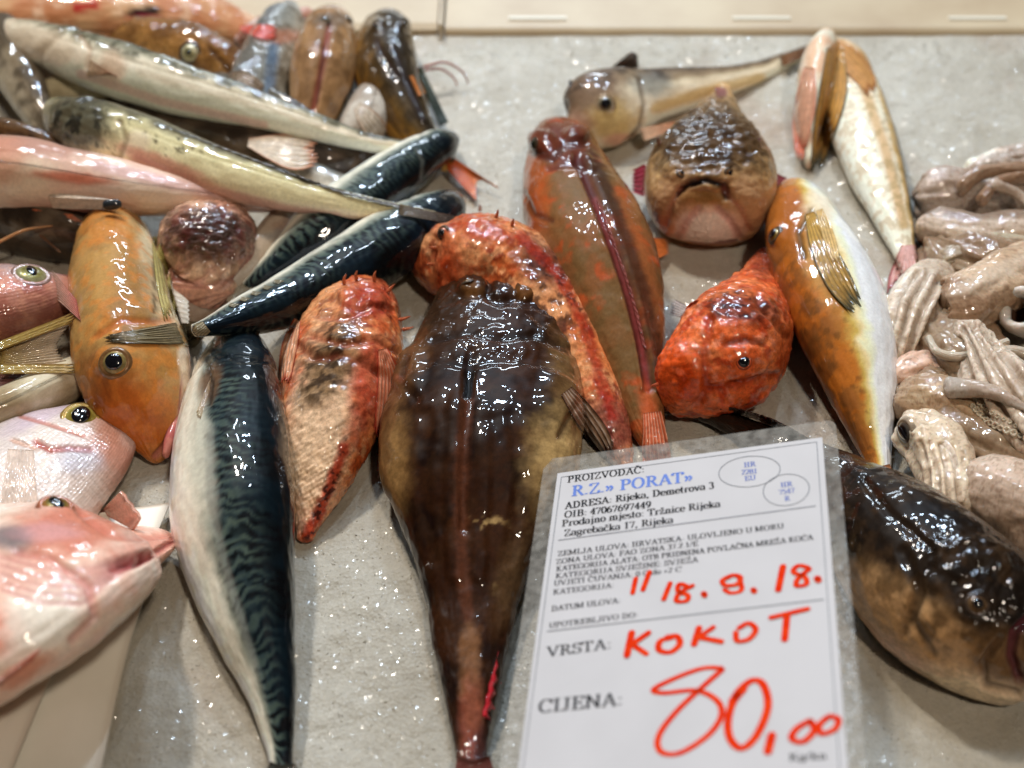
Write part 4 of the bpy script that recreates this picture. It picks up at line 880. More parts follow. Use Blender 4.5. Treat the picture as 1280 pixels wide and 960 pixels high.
b.build('body', M_slime, t_); eye(t_, b, 667, 181, 7, c(60, 60, 40), pup=0.75, pasp=1, tilt=0)
leaf(t_, 'tail_fin', [(815, 515), (818, 540), (820, 565), (824, 600)], [11, 14, 17, 20], c(200, 96, 60), ray=c(230, 170, 140), off=0.12, rays=7, amp=0.08)
fin(t_, 'pectoral_fin', [(800, 295, 1.2), (806, 330, 1.2)], [(836, 300, 0.3), (838, 316, 0.3)], 6, c(206, 90, 40), c(216, 130, 70))
fin(t_, 'dorsal_fin', gl[1:5], [(x+5, y+6) for x, y in gl[1:5]], 20, c(130, 56, 52), c(166, 96, 88), off=0.12, th=0.05)

# ---- stargazer in the middle -------------------------------------------------------------------------
t_ = thing('stargazer', 'broad dark brown stargazer in the middle with its tail pointing at the viewer', 'fish', 600, 600, 'brown stargazers')
b = Body([(636, 337, 52), (635, 352, 70), (629, 388, 88), (621, 435, 103), (610, 490, 118), (601, 545, 127), (598, 600, 121), (596, 650, 98), (593, 700, 76), (591, 750, 60), (589, 800, 48), (588, 850, 39), (588, 900, 27), (590, 940, 21), (592, 985, 18)],
         roll=0, ratio=1.75, lift=0.0, n=340, m=190, cap=(0.07, 0.01), seed=35, expo=0.95, sink=0.78)
b.slack(0.12); b.fill(c(66, 34, 15)); b.noise(0.45, 0.5, 0.12, c(80, 44, 21), 0.7, 1); b.noise(1.3, 0.55, 0.08, c(34, 17, 9), 0.7, 2, st=0.5)
b.blob(712, 605, 50, 84, c(190, 156, 104), 0.95, -8, 0.5, 0.3); b.blob(488, 590, 22, 70, c(160, 120, 74), 0.95, 4, 0.6, 0.3); b.blob(505, 465, 20, 60, c(128, 88, 54), 0.8, 25, 0.5, 0.4)
b.blob(715, 470, 26, 60, c(128, 96, 60), 0.85, -12, 0.5, 0.4); b.blob(640, 720, 20, 60, c(110, 82, 54), 0.7, 12); b.blob(560, 392, 50, 40, c(84, 58, 38), 0.5)
b.noise(3.0, 0.52, 0.1, c(84, 54, 32), 0.3, 5, st=0.3)
b.line([(585, 500), (578, 560), (575, 640), (578, 720), (585, 770)], 8, c(120, 68, 46), 0.6, rag=0.6); b.line([(588, 790), (586, 850), (592, 900)], 12, c(150, 104, 70), 0.7, rag=0.6)
b.blob(590, 905, 16, 60, c(160, 84, 64), 0.7); b.blob(605, 950, 12, 50, c(60, 40, 40), 0.7)
b.noise(0.9, 0.68, 0.02, c(190, 156, 104), 0.8, 12, region=b.blobm(605, 670, 26, 60))
# spine furrow with two low ridges
b.push(b.linem([(572, 500), (565, 600), (568, 720)], 9), 0.12); b.push(b.linem([(604, 510), (604, 600), (598, 720)], 9), 0.12)
b.groove([(588, 440), (584, 500), (580, 580), (579, 660)], 5, 0.16); b.groove([(586, 466), (584, 494)], 5, 0.22, c(14, 10, 10), 1)
b.groove([(535, 520), (528, 600), (540, 700)], 8, 0.10); b.groove([(640, 520), (652, 600), (635, 700)], 8, 0.10)
# bony head plates
hd_ = b.blobm(625, 395, 95, 66, 0, 0.4)
b.bump(1.5, 0.15, 4, region=hd_); b.bump(4.0, 0.07, 5, region=hd_); b.bump(1.3, 0.07, 8); b.groove([(505, 470), (540, 448), (590, 456), (625, 446), (680, 452), (722, 478)], 7, 0.14)
b.groove([(540, 425), (580, 415), (625, 422), (670, 418), (716, 440)], 5, 0.12, c(40, 24, 16), 0.6)
b.groove([(612, 350), (610, 370), (625, 378), (645, 370), (644, 350)], 5, 0.18, c(54, 34, 24), 0.5)
b.push(b.blobm(590, 358, 16, 13), 0.35); b.push(b.blobm(658, 360, 16, 13), 0.35); b.push(b.blobm(628, 362, 13, 16), 0.15)
b.blob(590, 362, 13, 10, c(120, 78, 40), 0.8); b.blob(655, 364, 13, 10, c(130, 84, 44), 0.8)
for x in range(560, 700, 9): b.groove([(x, 336), (x+1, 349)], 2.2, 0.08, c(36, 24, 18), 0.5)
b.push(b.blobm(510, 462, 20, 26), 0.35); b.push(b.blobm(700, 496, 24, 38), 0.3); b.push(b.blobm(550, 500, 30, 40), 0.12); b.push(b.blobm(650, 505, 30, 40), 0.12); b.blob(497, 472, 6, 5, c(150, 80, 50), 0.9)
b.groove([(510, 440), (500, 475), (520, 500)], 4, 0.14, c(60, 36, 24), 0.6); b.groove([(728, 500), (712, 520), (700, 545)], 4, 0.14, c(90, 60, 40), 0.6)
b.build('body', M_dark, t_)
eye(t_, b, 584, 351, 6.5, c(120, 80, 40), pup=0.6, tilt=0); eye(t_, b, 663, 354, 6.5, c(120, 80, 40), pup=0.6, tilt=0)
leaf(t_, 'pectoral_fin', [(708, 488), (728, 515), (748, 545), (764, 572)], [8, 13, 14, 8], c(120, 88, 64), edge=c(90, 64, 50), ray=c(190, 166, 146), off=0.15, amp=0.1, rays=5)
fin(t_, 'pectoral_fin', [(484, 500, 1.6), (478, 560, 1.5)], [(470, 520, 0.8), (472, 600, 0.5)], 8, c(110, 70, 50), c(130, 70, 60))
fin(t_, 'anal_fin', [(624, 782, 1.2), (620, 840, 1.2), (608, 896, 1.0)], [(628, 778, 0.5), (626, 845, 0.4), (612, 902, 0.4)], 7, c(180, 30, 40), c(214, 50, 60), amp=0.14, th=0.2)
fin(t_, 'tail_fin', [(572, 945, 1.3), (592, 950, 1.6), (612, 945, 1.3)], [(556, 1040, 0.6), (596, 1050, 0.7), (640, 1040, 0.6)], 12, c(100, 54, 46), c(50, 32, 34), ray=c(150, 90, 80))

# ---- far right group ---------------------------------------------------------------------------------
t_ = thing('gurnard', 'silvery gold fish at the far side, eye to the viewer, thin tail to the right', 'gurnard', 800, 120)
b = Body([(712, 170, 10), (722, 158, 34), (745, 140, 50), (780, 126, 46), (815, 118, 34), (860, 110, 27), (910, 100, 19), (950, 88, 13), (985, 74, 9), (1015, 62, 7), (1040, 54, 5)], roll=-62, ratio=0.7, lift=0.1, n=200, m=96, cap=(0.09, 0.01), seed=36)
b.slack(0.08); b.ang([(0, c(96, 84, 76)), (50, c(124, 104, 84)), (76, c(166, 146, 118)), (92, c(222, 208, 180)), (140, c(232, 224, 208)), (180, c(232, 226, 214))], jit=8)
b.blob(745, 118, 36, 30, c(140, 112, 90), 0.8, 0); b.blob(765, 155, 34, 28, c(206, 176, 112), 0.85, -15, 0.5, 0.3); b.blob(722, 160, 20, 20, c(160, 120, 100), 0.8); b.blob(775, 175, 22, 8, c(214, 150, 130), 0.7)
b.line([(820, 135), (880, 115), (950, 98)], 7, c(214, 180, 110), 0.7); b.blob(815, 105, 26, 14, c(110, 120, 124), 0.6)
b.groove([(800, 100), (806, 130), (800, 160), (780, 182)], 3, 0.14, c(120, 100, 80), 0.6)
b.noise(2.0, 0.55, 0.06, c(70, 56, 46), 0.5, 5, region=(1-sstep(60, 90, np.degrees(np.abs(b.A)))))
b.build('body', M_slime, t_)
eye(t_, b, 757, 130, 10, c(120, 108, 84), c(156, 146, 120), pup=0.62, tilt=0.2, rim=c(140, 118, 92))
fin(t_, 'dorsal_fin', [(765, 84), (798, 82)], [(792, 62, 3.4), (797, 70, 3.3)], 4, c(110, 90, 76), c(84, 66, 60), off=0.0)
fin(t_, 'snout_spine', [(712, 112), (720, 108)], [(710, 100, 3.2), (713, 99, 3.2)], 2, c(80, 66, 56), c(60, 50, 46), off=0.0, th=0.1)
fin(t_, 'pectoral_fin', [(800, 160, 1.6), (806, 176, 1.2)], [(864, 148, 0.8), (862, 154, 0.7)], 5, c(206, 170, 140), c(214, 150, 120))
fin(t_, 'tail_fin', [(975, 70, 1.1), (980, 82, 0.9)], [(1052, 46, 0.8), (1040, 56, 0.7)], 7, c(130, 90, 60), c(110, 80, 60), jag=0.05)

t_ = thing('stargazer', 'brown fish facing the viewer with a wide downturned mouth, behind the red ball shaped fish', 'fish', 885, 240)
b = Body([(885, 292, 40), (886, 274, 64), (887, 248, 81), (889, 215, 80), (892, 188, 62), (895, 162, 42), (899, 140, 26), (903, 122, 14), (906, 108, 7)], roll=0, ratio=1.25, lift=0.0, n=230, m=170, cap=(0.14, 0.02), seed=37, expo=0.85, zc=[1.9, 2.1, 2.4, 2.4, 2.2, 1.8, 1.5, 1.3, 1.2])
b.fill(c(214, 174, 124)); b.noise(0.7, 0.5, 0.1, c(190, 146, 96), 0.7); b.blob(890, 172, 96, 50, c(84, 58, 34), 0.92); b.noise(2.4, 0.55, 0.06, c(60, 40, 26), 0.6, 5, region=b.blobm(890, 180, 80, 60))
b.blob(840, 262, 30, 40, c(186, 140, 104), 0.85, 20); b.blob(935, 260, 30, 40, c(190, 146, 108), 0.85, -20); b.blob(885, 288, 40, 28, c(240, 214, 200), 0.95, 0, 0.35, 0.1)  # cheeks and pink jaw, painted paler to make up for their shade
b.blob(884, 246, 34, 9, c(150, 104, 50), 0.7); b.blob(825, 290, 12, 24, c(150, 84, 80), 0.6)
b.push(b.blobm(886, 226, 40, 10), 0.2)
b.groove([(848, 244), (858, 232), (884, 224), (905, 232), (908, 246)], 4.5, 0.22, c(36, 12, 12), 1)  # near-black colour stands in for shade deep in the mouth groove
b.groove([(850, 236), (838, 262), (832, 284)], 5, 0.12, c(176, 106, 90), 0.45); b.groove([(905, 236), (925, 262), (935, 284)], 5, 0.12, c(176, 106, 90), 0.45)
b.groove([(872, 262), (858, 276), (848, 296)], 5, 0.12, c(176, 100, 86), 0.45); b.groove([(898, 262), (914, 276), (924, 294)], 5, 0.12, c(176, 100, 86), 0.45)
b.groove([(850, 306), (885, 310), (920, 304)], 4, 0.2, c(150, 80, 80), 0.7)
for y in (200, 184, 170, 156, 143, 132): b.groove([(850+(200-y)*0.5, y+4), (890, y), (930-(200-y)*0.4, y+4)], 3, 0.13)
b.bump(2.0, 0.26, 4, region=b.blobm(890, 180, 80, 55)); b.push(b.blobm(842, 262, 22, 30, 20), 0.2); b.push(b.blobm(930, 262, 22, 30, -20), 0.2); b.bump(4.5, 0.06, 5)
b.push(b.blobm(842, 213, 12, 10), 0.25); b.push(b.blobm(910, 213, 12, 10), 0.25)
b.build('body', M_slime, t_); eye(t_, b, 852, 216, 5, c(130, 90, 50), pup=0.6, tilt=0); eye(t_, b, 912, 216, 5, c(130, 90, 50), pup=0.6, tilt=0)
fin(t_, 'pectoral_fin', [(806, 205, 2.2), (803, 245, 1.8)], [(790, 214, 1.4), (790, 240, 1.0)], 6, c(150, 50, 66), c(176, 60, 84), amp=0.1, th=0.1)
fin(t_, 'pectoral_fin', [(966, 215, 2.2), (972, 255, 1.8)], [(985, 224, 1.2), (980, 250, 1.0)], 6, c(150, 50, 66), c(176, 60, 84), amp=0.1, th=0.1)
tube(t_, 'spine', [(826, 184, 4.2), (823, 176, 4.6), (822, 170, 4.9)], [0.2, 0.12, 0.04], c(150, 110, 90), M_rough, n=10, m=8)
tube(t_, 'spine', [(944, 186, 4.2), (948, 178, 4.6), (950, 172, 4.9)], [0.2, 0.12, 0.04], c(150, 110, 120), M_rough, n=10, m=8)
fin(t_, 'tail_fin', [(897, 122), (908, 120)], [(893, 106, 2.4), (908, 110, 2.2)], 4, c(130, 80, 66), c(150, 84, 76), th=0.12)

t_ = thing('gurnard', 'pale gurnard at the far right, orange fins folded on its belly, tail toward the squid', 'gurnard', 1070, 200)
b = Body([(1046, 52, 20), (1052, 76, 32), (1066, 122, 38), (1080, 170, 40), (1096, 218, 36), (1110, 258, 28), (1122, 290, 21), (1132, 320, 14), (1140, 345, 11)], roll=-96, ratio=0.75, lift=0.1, n=190, m=96, cap=(0.14, 0.01), seed=38)
b.slack(0.1); b.ang([(0, c(70, 72, 72)), (36, c(110, 108, 98)), (50, c(206, 166, 100)), (64, c(232, 220, 196)), (180, c(238, 228, 212))], jit=7)
b.blob(1050, 70, 40, 24, c(206, 150, 80), 0.85, 20, 0.5, 0.5); b.line([(1040, 225), (1060, 270), (1095, 315)], 9, c(222, 150, 100), 0.7); b.line([(1022, 140), (1035, 200), (1050, 240)], 8, c(214, 150, 130), 0.8)
b.line([(1080, 110), (1105, 180), (1130, 280)], 6, c(200, 150, 80), 0.6); b.blob(1035, 110, 18, 40, c(230, 216, 196), 0.7)
b.noise(3.0, 0.55, 0.06, c(160, 140, 90), 0.4, 5)
b.build('body', M_gurn, t_)
bf = Body([(1036, 50, 12), (1022, 84, 22), (1014, 130, 20), (1010, 175, 12), (1012, 208, 5)], roll=0, ratio=0.5, lift=0.1, n=60, m=40, seed=138)
bf.fill(c(236, 222, 202)); bf.noise(0.8, 0.55, 0.1, c(222, 170, 130), 0.7); bf.build('belly_flap', M_gurn, t_)
leaf(t_, 'pectoral_fin', [(1044, 60), (1042, 110), (1030, 165), (1018, 222)], [10, 17, 13, 5], c(206, 150, 76), edge=c(90, 84, 60), ray=c(120, 96, 54), off=0.25, rays=6, amp=0.1)
leaf(t_, 'pectoral_fin', [(1012, 84), (1008, 120), (1002, 160), (1000, 196)], [6, 12, 11, 4], c(226, 170, 140), edge=c(214, 120, 96), ray=c(214, 150, 120), off=0.15, rays=5)
leaf(t_, 'pectoral_fin', [(1040, 56), (1062, 74), (1080, 96), (1092, 122)], [8, 14, 12, 5], c(206, 150, 90), edge=c(160, 96, 44), ray=c(170, 116, 60), off=0.15, rays=5)
fin(t_, 'pelvic_fin', [(1000, 110, 1.6), (1014, 120, 1.8)], [(992, 196, 0.8), (1004, 204, 1.0)], 7, c(214, 150, 120), c(206, 110, 80), off=0.1)
leaf(t_, 'tail_fin', [(1136, 306), (1137, 325), (1138, 345), (1140, 368)], [9, 18, 27, 32], c(216, 160, 150), edge=c(176, 100, 100), ray=c(230, 190, 180), off=0.15, rays=9, fork=0.35, amp=0.1)

t_ = thing('scorpionfish', 'ball shaped bright red orange scorpionfish with a small black eye, facing the viewer', 'fish', 905, 440)
b = Body([(826, 476, 30), (848, 468, 52), (878, 456, 66), (908, 440, 72), (926, 416, 66), (938, 385, 46), (948, 355, 27), (954, 332, 17), (957, 316, 8)], roll=-10, ratio=0.95, lift=0.0, n=220, m=140, cap=(0.12, 0.04), seed=39, expo=0.88)
b.fill(c(228, 104, 58)); b.noise(0.6, 0.5, 0.1, c(234, 136, 86), 0.7, 1); b.noise(1.5, 0.58, 0.06, c(196, 58, 30), 0.7, 2); b.noise(3, 0.62, 0.05, c(226, 150, 120), 0.5, 4); b.blob(848, 470, 34, 40, c(220, 76, 28), 0.6)
b.blob(930, 385, 46, 20, c(130, 60, 40), 0.8, 5, 0.5, 0.5); b.noise(3, 0.55, 0.05, c(50, 26, 22), 0.7, 6, region=b.blobm(925, 382, 50, 20, 5)); b.blob(954, 330, 18, 18, c(150, 60, 40), 0.8); b.blob(985, 440, 16, 50, c(190, 80, 40), 0.6)
b.push(b.blobm(848, 468, 30, 34), 0.22); b.push(b.blobm(930, 452, 24, 20), 0.22); b.push(b.blobm(915, 500, 40, 12), 0.15)
b.groove([(888, 400), (880, 440), (884, 490), (870, 506)], 5, 0.16, c(176, 60, 34), 0.6); b.groove([(890, 486), (930, 480), (970, 470)], 5, 0.2, c(160, 40, 20), 0.6)
b.groove([(905, 430), (930, 425), (955, 430)], 4, 0.12, c(120, 44, 26), 0.5); b.groove([(945, 370), (965, 400), (985, 420)], 4, 0.15, c(120, 50, 30), 0.5); b.bump(1.8, 0.14, 4); b.bump(4.5, 0.08, 5)
b.build('body', M_rough, t_); eye(t_, b, 930, 452, 7.5, c(60, 50, 50), pup=0.85, pasp=0.75, tilt=0.4, rim=c(190, 80, 40))
fin(t_, 'pectoral_fin', [(862, 384, 2.0), (850, 396, 2.0)], [(840, 372, 0.8), (836, 392, 0.6)], 6, c(190, 170, 160), c(200, 190, 186), th=0.08)
for (x, y) in ((818, 452), (824, 480), (990, 440), (994, 460), (968, 345), (980, 500)):
    p, nv = b.at(x, y) if b.tree.ray_cast(Vector(CAM), Vector(unproj(x, y, 1)-CAM))[0] else (None, None)
    if p is None: continue
    tube(t_, 'spine', [tuple(project(p))+(p[2],), tuple(project(p+nv*0.25))+((p+nv*0.25)[2],), tuple(project(p+nv*0.42))+((p+nv*0.42)[2],)], [0.12, 0.08, 0.03], c(206, 90, 50), M_rough, n=10, m=8)

t_ = thing('gurnard', 'yellow and white tub gurnard with a folded yellow side fin beside the squid', 'gurnard', 1060, 420)
b = Body([(1004, 238, 20), (1002, 256, 38), (1012, 300, 54), (1032, 350, 63), (1052, 400, 61), (1068, 450, 53), (1080, 500, 40), (1089, 540, 27), (1096, 570, 18), (1101, 596, 12)], roll=58, ratio=0.8, lift=0.1, n=260, m=130, cap=(0.09, 0.01), seed=40)
b.slack(0.09); b.ang([(0, c(146, 88, 44)), (26, c(170, 104, 50)), (42, c(190, 126, 60)), (54, c(206, 176, 96)), (66, c(236, 220, 180)), (80, c(242, 236, 224)), (180, c(242, 236, 224))], jit=9, f=1.1, side=-1)
b.mix((b.A > 0)*1.0, c(150, 88, 42)); a_ = np.degrees(b.A); b.mix(sstep(90, 110, a_), c(220, 200, 170))
b.noise(1.2, 0.52, 0.07, c(206, 116, 44), 0.6, 4, region=(1-sstep(42, 56, -a_))*(a_ < 95)); b.noise(2.4, 0.6, 0.06, c(120, 78, 40), 0.5, 5, region=(1-sstep(42, 60, -a_)))
b.blob(985, 280, 28, 40, c(176, 100, 40), 0.9, 0); b.blob(1025, 262, 20, 26, c(226, 206, 176), 0.8, 0, 0.5, 0.4); b.blob(1030, 330, 24, 50, c(206, 170, 100), 0.5, -20)
b.groove([(1015, 262), (998, 290), (1005, 320)], 3.5, 0.14, c(90, 70, 40), 0.7); b.push(b.blobm(970, 292, 10, 13), 0.2)
b.build('body', M_gurn, t_); eye(t_, b, 967, 293, 9, c(60, 70, 40), c(150, 120, 50), pup=0.75, tilt=0)
leaf(t_, 'pectoral_fin', [(1012, 266), (1026, 305), (1048, 350), (1076, 394)], [6, 14, 16, 7], c(206, 160, 76), edge=c(84, 80, 56), ray=c(110, 84, 46), off=0.18, rays=6, amp=0.12, tipcol=c(160, 120, 60))
leaf(t_, 'pectoral_fin', [(1024, 262), (1032, 284), (1040, 310), (1046, 332)], [4, 7, 7, 3], c(226, 186, 120), ray=c(150, 110, 60), off=0.26, rays=4)
fin(t_, 'anal_fin', [(1102, 372, 2.0), (1114, 430, 1.8), (1114, 480, 1.4)], [(1112, 378, 1.6), (1124, 440, 1.4), (1120, 492, 1.1)], 13, c(226, 216, 200), c(236, 230, 220), ray=c(206, 190, 176), th=0.08, jag=0.7)
fin(t_, 'tail_fin', [(1090, 585, 1.2), (1112, 580, 1.2)], [(1096, 615, 0.6), (1124, 606, 0.6)], 6, c(200, 140, 100), c(150, 90, 70))

t_ = thing('stargazer', 'nearly black stargazer at the lower right, head and turned down mouth at the edge', 'fish', 1150, 700, 'brown stargazers')
b = Body([(1284, 812, 60), (1268, 800, 84), (1232, 776, 97), (1190, 746, 101), (1145, 706, 96), (1100, 660, 78), (1060, 622, 56), (1020, 590, 38), (970, 560, 25), (925, 535, 17), (885, 518, 12), (860, 512, 8)],
         roll=[-24]*12, ratio=[1.0]*12, lift=[0, 0, 0, 0, -.2, -.2, -.2, -.2, 0, 0, 0, 0], n=320, m=190, cap=(0.06, 0.02), seed=41, expo=0.95, sink=0.75)
b.slack(0.12); b.fill(c(38, 27, 19)); b.noise(0.5, 0.5, 0.12, c(60, 42, 26), 0.6, 1); b.noise(1.8, 0.56, 0.06, c(84, 60, 38), 0.5, 2)
pl = [(1056, 700), (1090, 760), (1150, 800), (1220, 830), (1290, 850)]
b.blob(1125, 790, 140, 50, c(206, 160, 112), 0.95, 34, 0.5, 0.3); b.blob(1110, 836, 150, 30, c(240, 200, 180), 0.95, 34, 0.5, 0.15); b.blob(1215, 872, 100, 30, c(236, 206, 172), 0.95, 10)  # tan and pink underside, colour raised because it faces away from the lamps
b.blob(1255, 820, 40, 30, c(140, 104, 70), 0.8, 20); b.noise(1.8, 0.54, 0.06, c(110, 80, 50), 0.7, 3, region=b.blobm(1160, 765, 100, 30, 36)); b.blob(1222, 755, 30, 24, c(60, 44, 32), 0.7)
b.blob(960, 545, 80, 12, c(70, 46, 34), 0.7, 20)
hm = b.blobm(1225, 720, 90, 60, 40, 0.4); b.bump(1.5, 0.2, 4, region=hm); b.bump(3.2, 0.1, 5, region=hm); b.bump(1.4, 0.05, 7)
b.push(b.blobm(1222, 755, 20, 20), 0.18); b.groove([(1205, 745), (1222, 735), (1240, 748), (1240, 766), (1222, 774), (1205, 764), (1205, 745)], 3.5, 0.12)
b.groove([(1290, 770), (1270, 790), (1265, 820), (1275, 850)], 6, 0.4, c(120, 60, 70), 0.8); b.groove([(1250, 800), (1228, 830), (1232, 858), (1270, 866)], 5, 0.2, c(110, 80, 56), 0.6)
b.groove([(1080, 600), (1110, 640), (1160, 680)], 5, 0.14); b.groove([(1165, 690), (1150, 730), (1140, 775), (1165, 815)], 6, 0.16, c(40, 28, 22), 0.4); b.push(b.blobm(1185, 780, 40, 30), 0.15); b.groove([(1130, 690), (1150, 740), (1130, 790)], 7, 0.14, c(50, 36, 26), 0.4)
b.build('body', M_dark, t_); eye(t_, b, 1222, 755, 12, c(90, 66, 44), c(120, 90, 60), pup=0.5, tilt=0.2, rim=c(60, 46, 36))
fin(t_, 'dorsal_fin', [(900, 512), (960, 530), (1010, 556)], [(906, 507, 1.9), (966, 524, 2.6), (1014, 550, 3.4)], 14, c(40, 28, 24), c(56, 40, 34), off=0.05)
fin(t_, 'tail_fin', [(872, 510, 0.8), (868, 520, 0.6)], [(828, 520, 0.5), (838, 505, 0.5)], 8, c(66, 60, 52), c(90, 84, 76))
# ================================================================== SQUID AND CUTTLEFISH
PALE = c(228, 216, 204); BRN = c(128, 92, 66)
def mantle(t_, st, seed, brown=0.5, lift=1.0, ratio=0.75, roll=0, cap=(0.15, 0.1), base=PALE, top=None, name='mantle', wr=0.1, cmid=None, n=150, m=84):
    b = Body(st, roll=roll, ratio=ratio*1.35, lift=lift, n=n, m=m, cap=cap, seed=seed, expo=0.85)
    base = np.minimum(np.asarray(base)*1.25, 0.85); b.fill(base); b.noise(0.5, 0.5, 0.12, np.asarray(base)*[0.86, 0.8, 0.74], 0.7, 1)
    if brown > 0:
        b.noise(0.55, 0.62-brown*0.25, 0.1, top if top is not None else c(150, 118, 92), 0.6*min(1, brown+0.2), 2, st=0.6)
        b.noise(9.0, 0.64-brown*0.06, 0.05, BRN, 0.4, 3)
    b.slack(0.3, 0.5); b.bump(1.0, wr, 4, st=0.4); b.bump(0.9, wr*2.2, 6, st=0.12, ridged=True); b.bump(2.0, wr*0.7, 7, st=0.3, ridged=True)
    return b
def arms(t_, specs, seed, suck=True, colr=PALE, name='arm'):
    for i, (pts, r) in enumerate(specs):
        st = [(p[0], p[1], w) for p, w in zip(pts, r)]
        lf = [p[2] for p in pts]
        b = Body(st, roll=0, ratio=0.75, lift=lf, n=90, m=44, cap=(0.05, 0.06), seed=seed+i)
        b.fill(np.asarray(colr)*(0.92+0.16*rnd.random())); b.noise(0.7, 0.5, 0.1, np.asarray(colr)*[0.85, 0.76, 0.68], 0.7, 1)
        b.noise(9, 0.64, 0.05, BRN, 0.3, 3); b.slack(0.12, 0.7); b.bump(1.2, 0.14, 4, st=0.25, ridged=True)
        b.build(name, M_squid, t_)
def suckers(t_, pts, r, n, colr=c(216, 198, 174)):
    """a row of small sucker cups"""
    V, f = lathe_local([(1.0, -0.6), (1.05, 0.1), (0.85, 0.45), (0.6, 0.42), (0.35, 0.1), (0.01, 0.0)], 12)
    t = np.linspace(0, 1, n); Q = resample([p[:2] for p in pts], t)
    for (x, y) in Q:
        p, nv = surf(x, y, 0.0); a, bb, nn = frame(nrm(nv+nrm(CAM-p)*0.8)); R = r*((p-CAM)@FW)/F*(0.85+0.3*rnd.random())
        W_ = p+(V[:, :1]*a+V[:, 1:2]*bb+(V[:, 2:]+0.3)*nn)*R
        mesh_obj('sucker', W_, f, M_squid, t_, np.tile(colr, (len(V), 1)), V[:, :2])
G_ = 'squid and cuttlefish heaped at the right edge'
t_ = thing('squid', 'squid bodies lying deepest in the heap, seen through gaps between the upper ones', 'squid', 1230, 450, G_)
for q_ in ([(1170, 300, 26), (1200, 330, 40), (1260, 350, 46), (1340, 350, 40)], [(1120, 380, 20), (1150, 420, 40), (1210, 470, 52), (1300, 500, 52), (1350, 500, 40)], [(1110, 470, 12), (1150, 500, 40), (1230, 560, 60), (1340, 600, 60)]):
    mantle(t_, q_, 50+len(q_), 0.6, lift=-0.6, base=c(150, 130, 108), wr=0.2).build('mantle', M_squid, t_)
t_ = thing('cuttlefish', 'mottled grey brown squid body at the very back of the heap', 'squid', 1230, 220, G_)
mantle(t_, [(1340, 196, 24), (1290, 206, 28), (1245, 212, 26), (1205, 220, 16)], 51, 0.9, lift=0.8, top=c(112, 90, 76), wr=0.18).build('mantle', M_squid, t_)
t_ = thing('cuttlefish', 'brown wrinkled cuttlefish at the top left of the squid heap', 'squid', 1180, 250, G_)
mantle(t_, [(1144, 248, 16), (1165, 244, 27), (1200, 240, 27), (1245, 240, 24), (1300, 244, 20), (1340, 246, 18)], 52, 1.0, lift=0.2, top=c(120, 92, 76), wr=0.16).build('mantle', M_squid, t_)
arms(t_, [([(1200, 238, 2.2), (1225, 218, 2.6), (1262, 212, 2.6), (1310, 214, 2.4)], (9, 10, 9, 7)), ([(1225, 252, 2.0), (1250, 228, 2.4), (1290, 222, 2.4)], (7, 9, 8))], 530, colr=c(170, 140, 116))
t_ = thing('squid', 'smooth white squid tube lying across just below the brown wrinkled one', 'squid', 1220, 290, G_)
b = mantle(t_, [(1148, 280, 14), (1170, 284, 24), (1215, 292, 27), (1265, 292, 26), (1330, 290, 24)], 54, 0.25, lift=0.4, base=c(196, 180, 164), top=c(150, 126, 110), wr=0.06)
b.line([(1160, 262), (1220, 268), (1280, 264)], 7, c(130, 104, 84), 0.7, rag=0.4); b.build('mantle', M_squid, t_)
t_ = thing('squid', 'glossy folded squid skin between the white tube and the thick brown tube', 'squid', 1220, 325, G_)
b = mantle(t_, [(1172, 338, 12), (1195, 328, 20), (1235, 318, 20), (1280, 316, 18), (1330, 314, 18)], 55, 0.5, lift=0.8, base=c(170, 160, 140), wr=0.12)
for k in range(4): b.groove([(1185, 326+k*6), (1225, 314+k*7), (1270, 308+k*7)], 2.2, 0.08, c(110, 96, 76), 0.5)
b.build('mantle', M_squid, t_)
t_ = thing('squid', 'thick light brown squid tube running up to the right edge', 'squid', 1220, 370, G_)
b = mantle(t_, [(1178, 392, 24), (1196, 384, 36), (1232, 366, 37), (1270, 346, 35), (1310, 326, 34), (1350, 310, 30)], 56, 0.8, lift=1.4, base=c(190, 164, 138), top=c(142, 104, 76), cap=(0.1, 0.02), wr=0.05)
b.blob(1240, 345, 60, 12, c(208, 190, 170), 0.6, -26); b.build('mantle', M_squid, t_)
t_ = thing('squid', 'pale folded squid arms hanging down beside the yellow gurnard back', 'squid', 1130, 400, G_)
b = mantle(t_, [(1176, 338, 18), (1158, 358, 32), (1142, 392, 38), (1130, 426, 33), (1120, 456, 18)], 57, 0.25, lift=0.6, base=c(200, 188, 172), wr=0.06, n=170, m=100)
for q_ in ([(1160, 340), (1138, 380), (1120, 440)], [(1174, 350), (1152, 392), (1134, 446)], [(1184, 366), (1166, 402), (1148, 440)], [(1146, 340), (1124, 370), (1114, 410)]):
    b.groove(q_, 4, 0.22, c(150, 122, 98), 0.5); b.push(b.linem([(x+8, y+2) for x, y in q_], 4), 0.08)
b.bump(2.2, 0.08, 4); b.build('arm_bundle', M_squid, t_)

t_ = thing('squid', 'squid with a dark round opening at the right edge below the brown tube', 'squid', 1270, 390, G_)
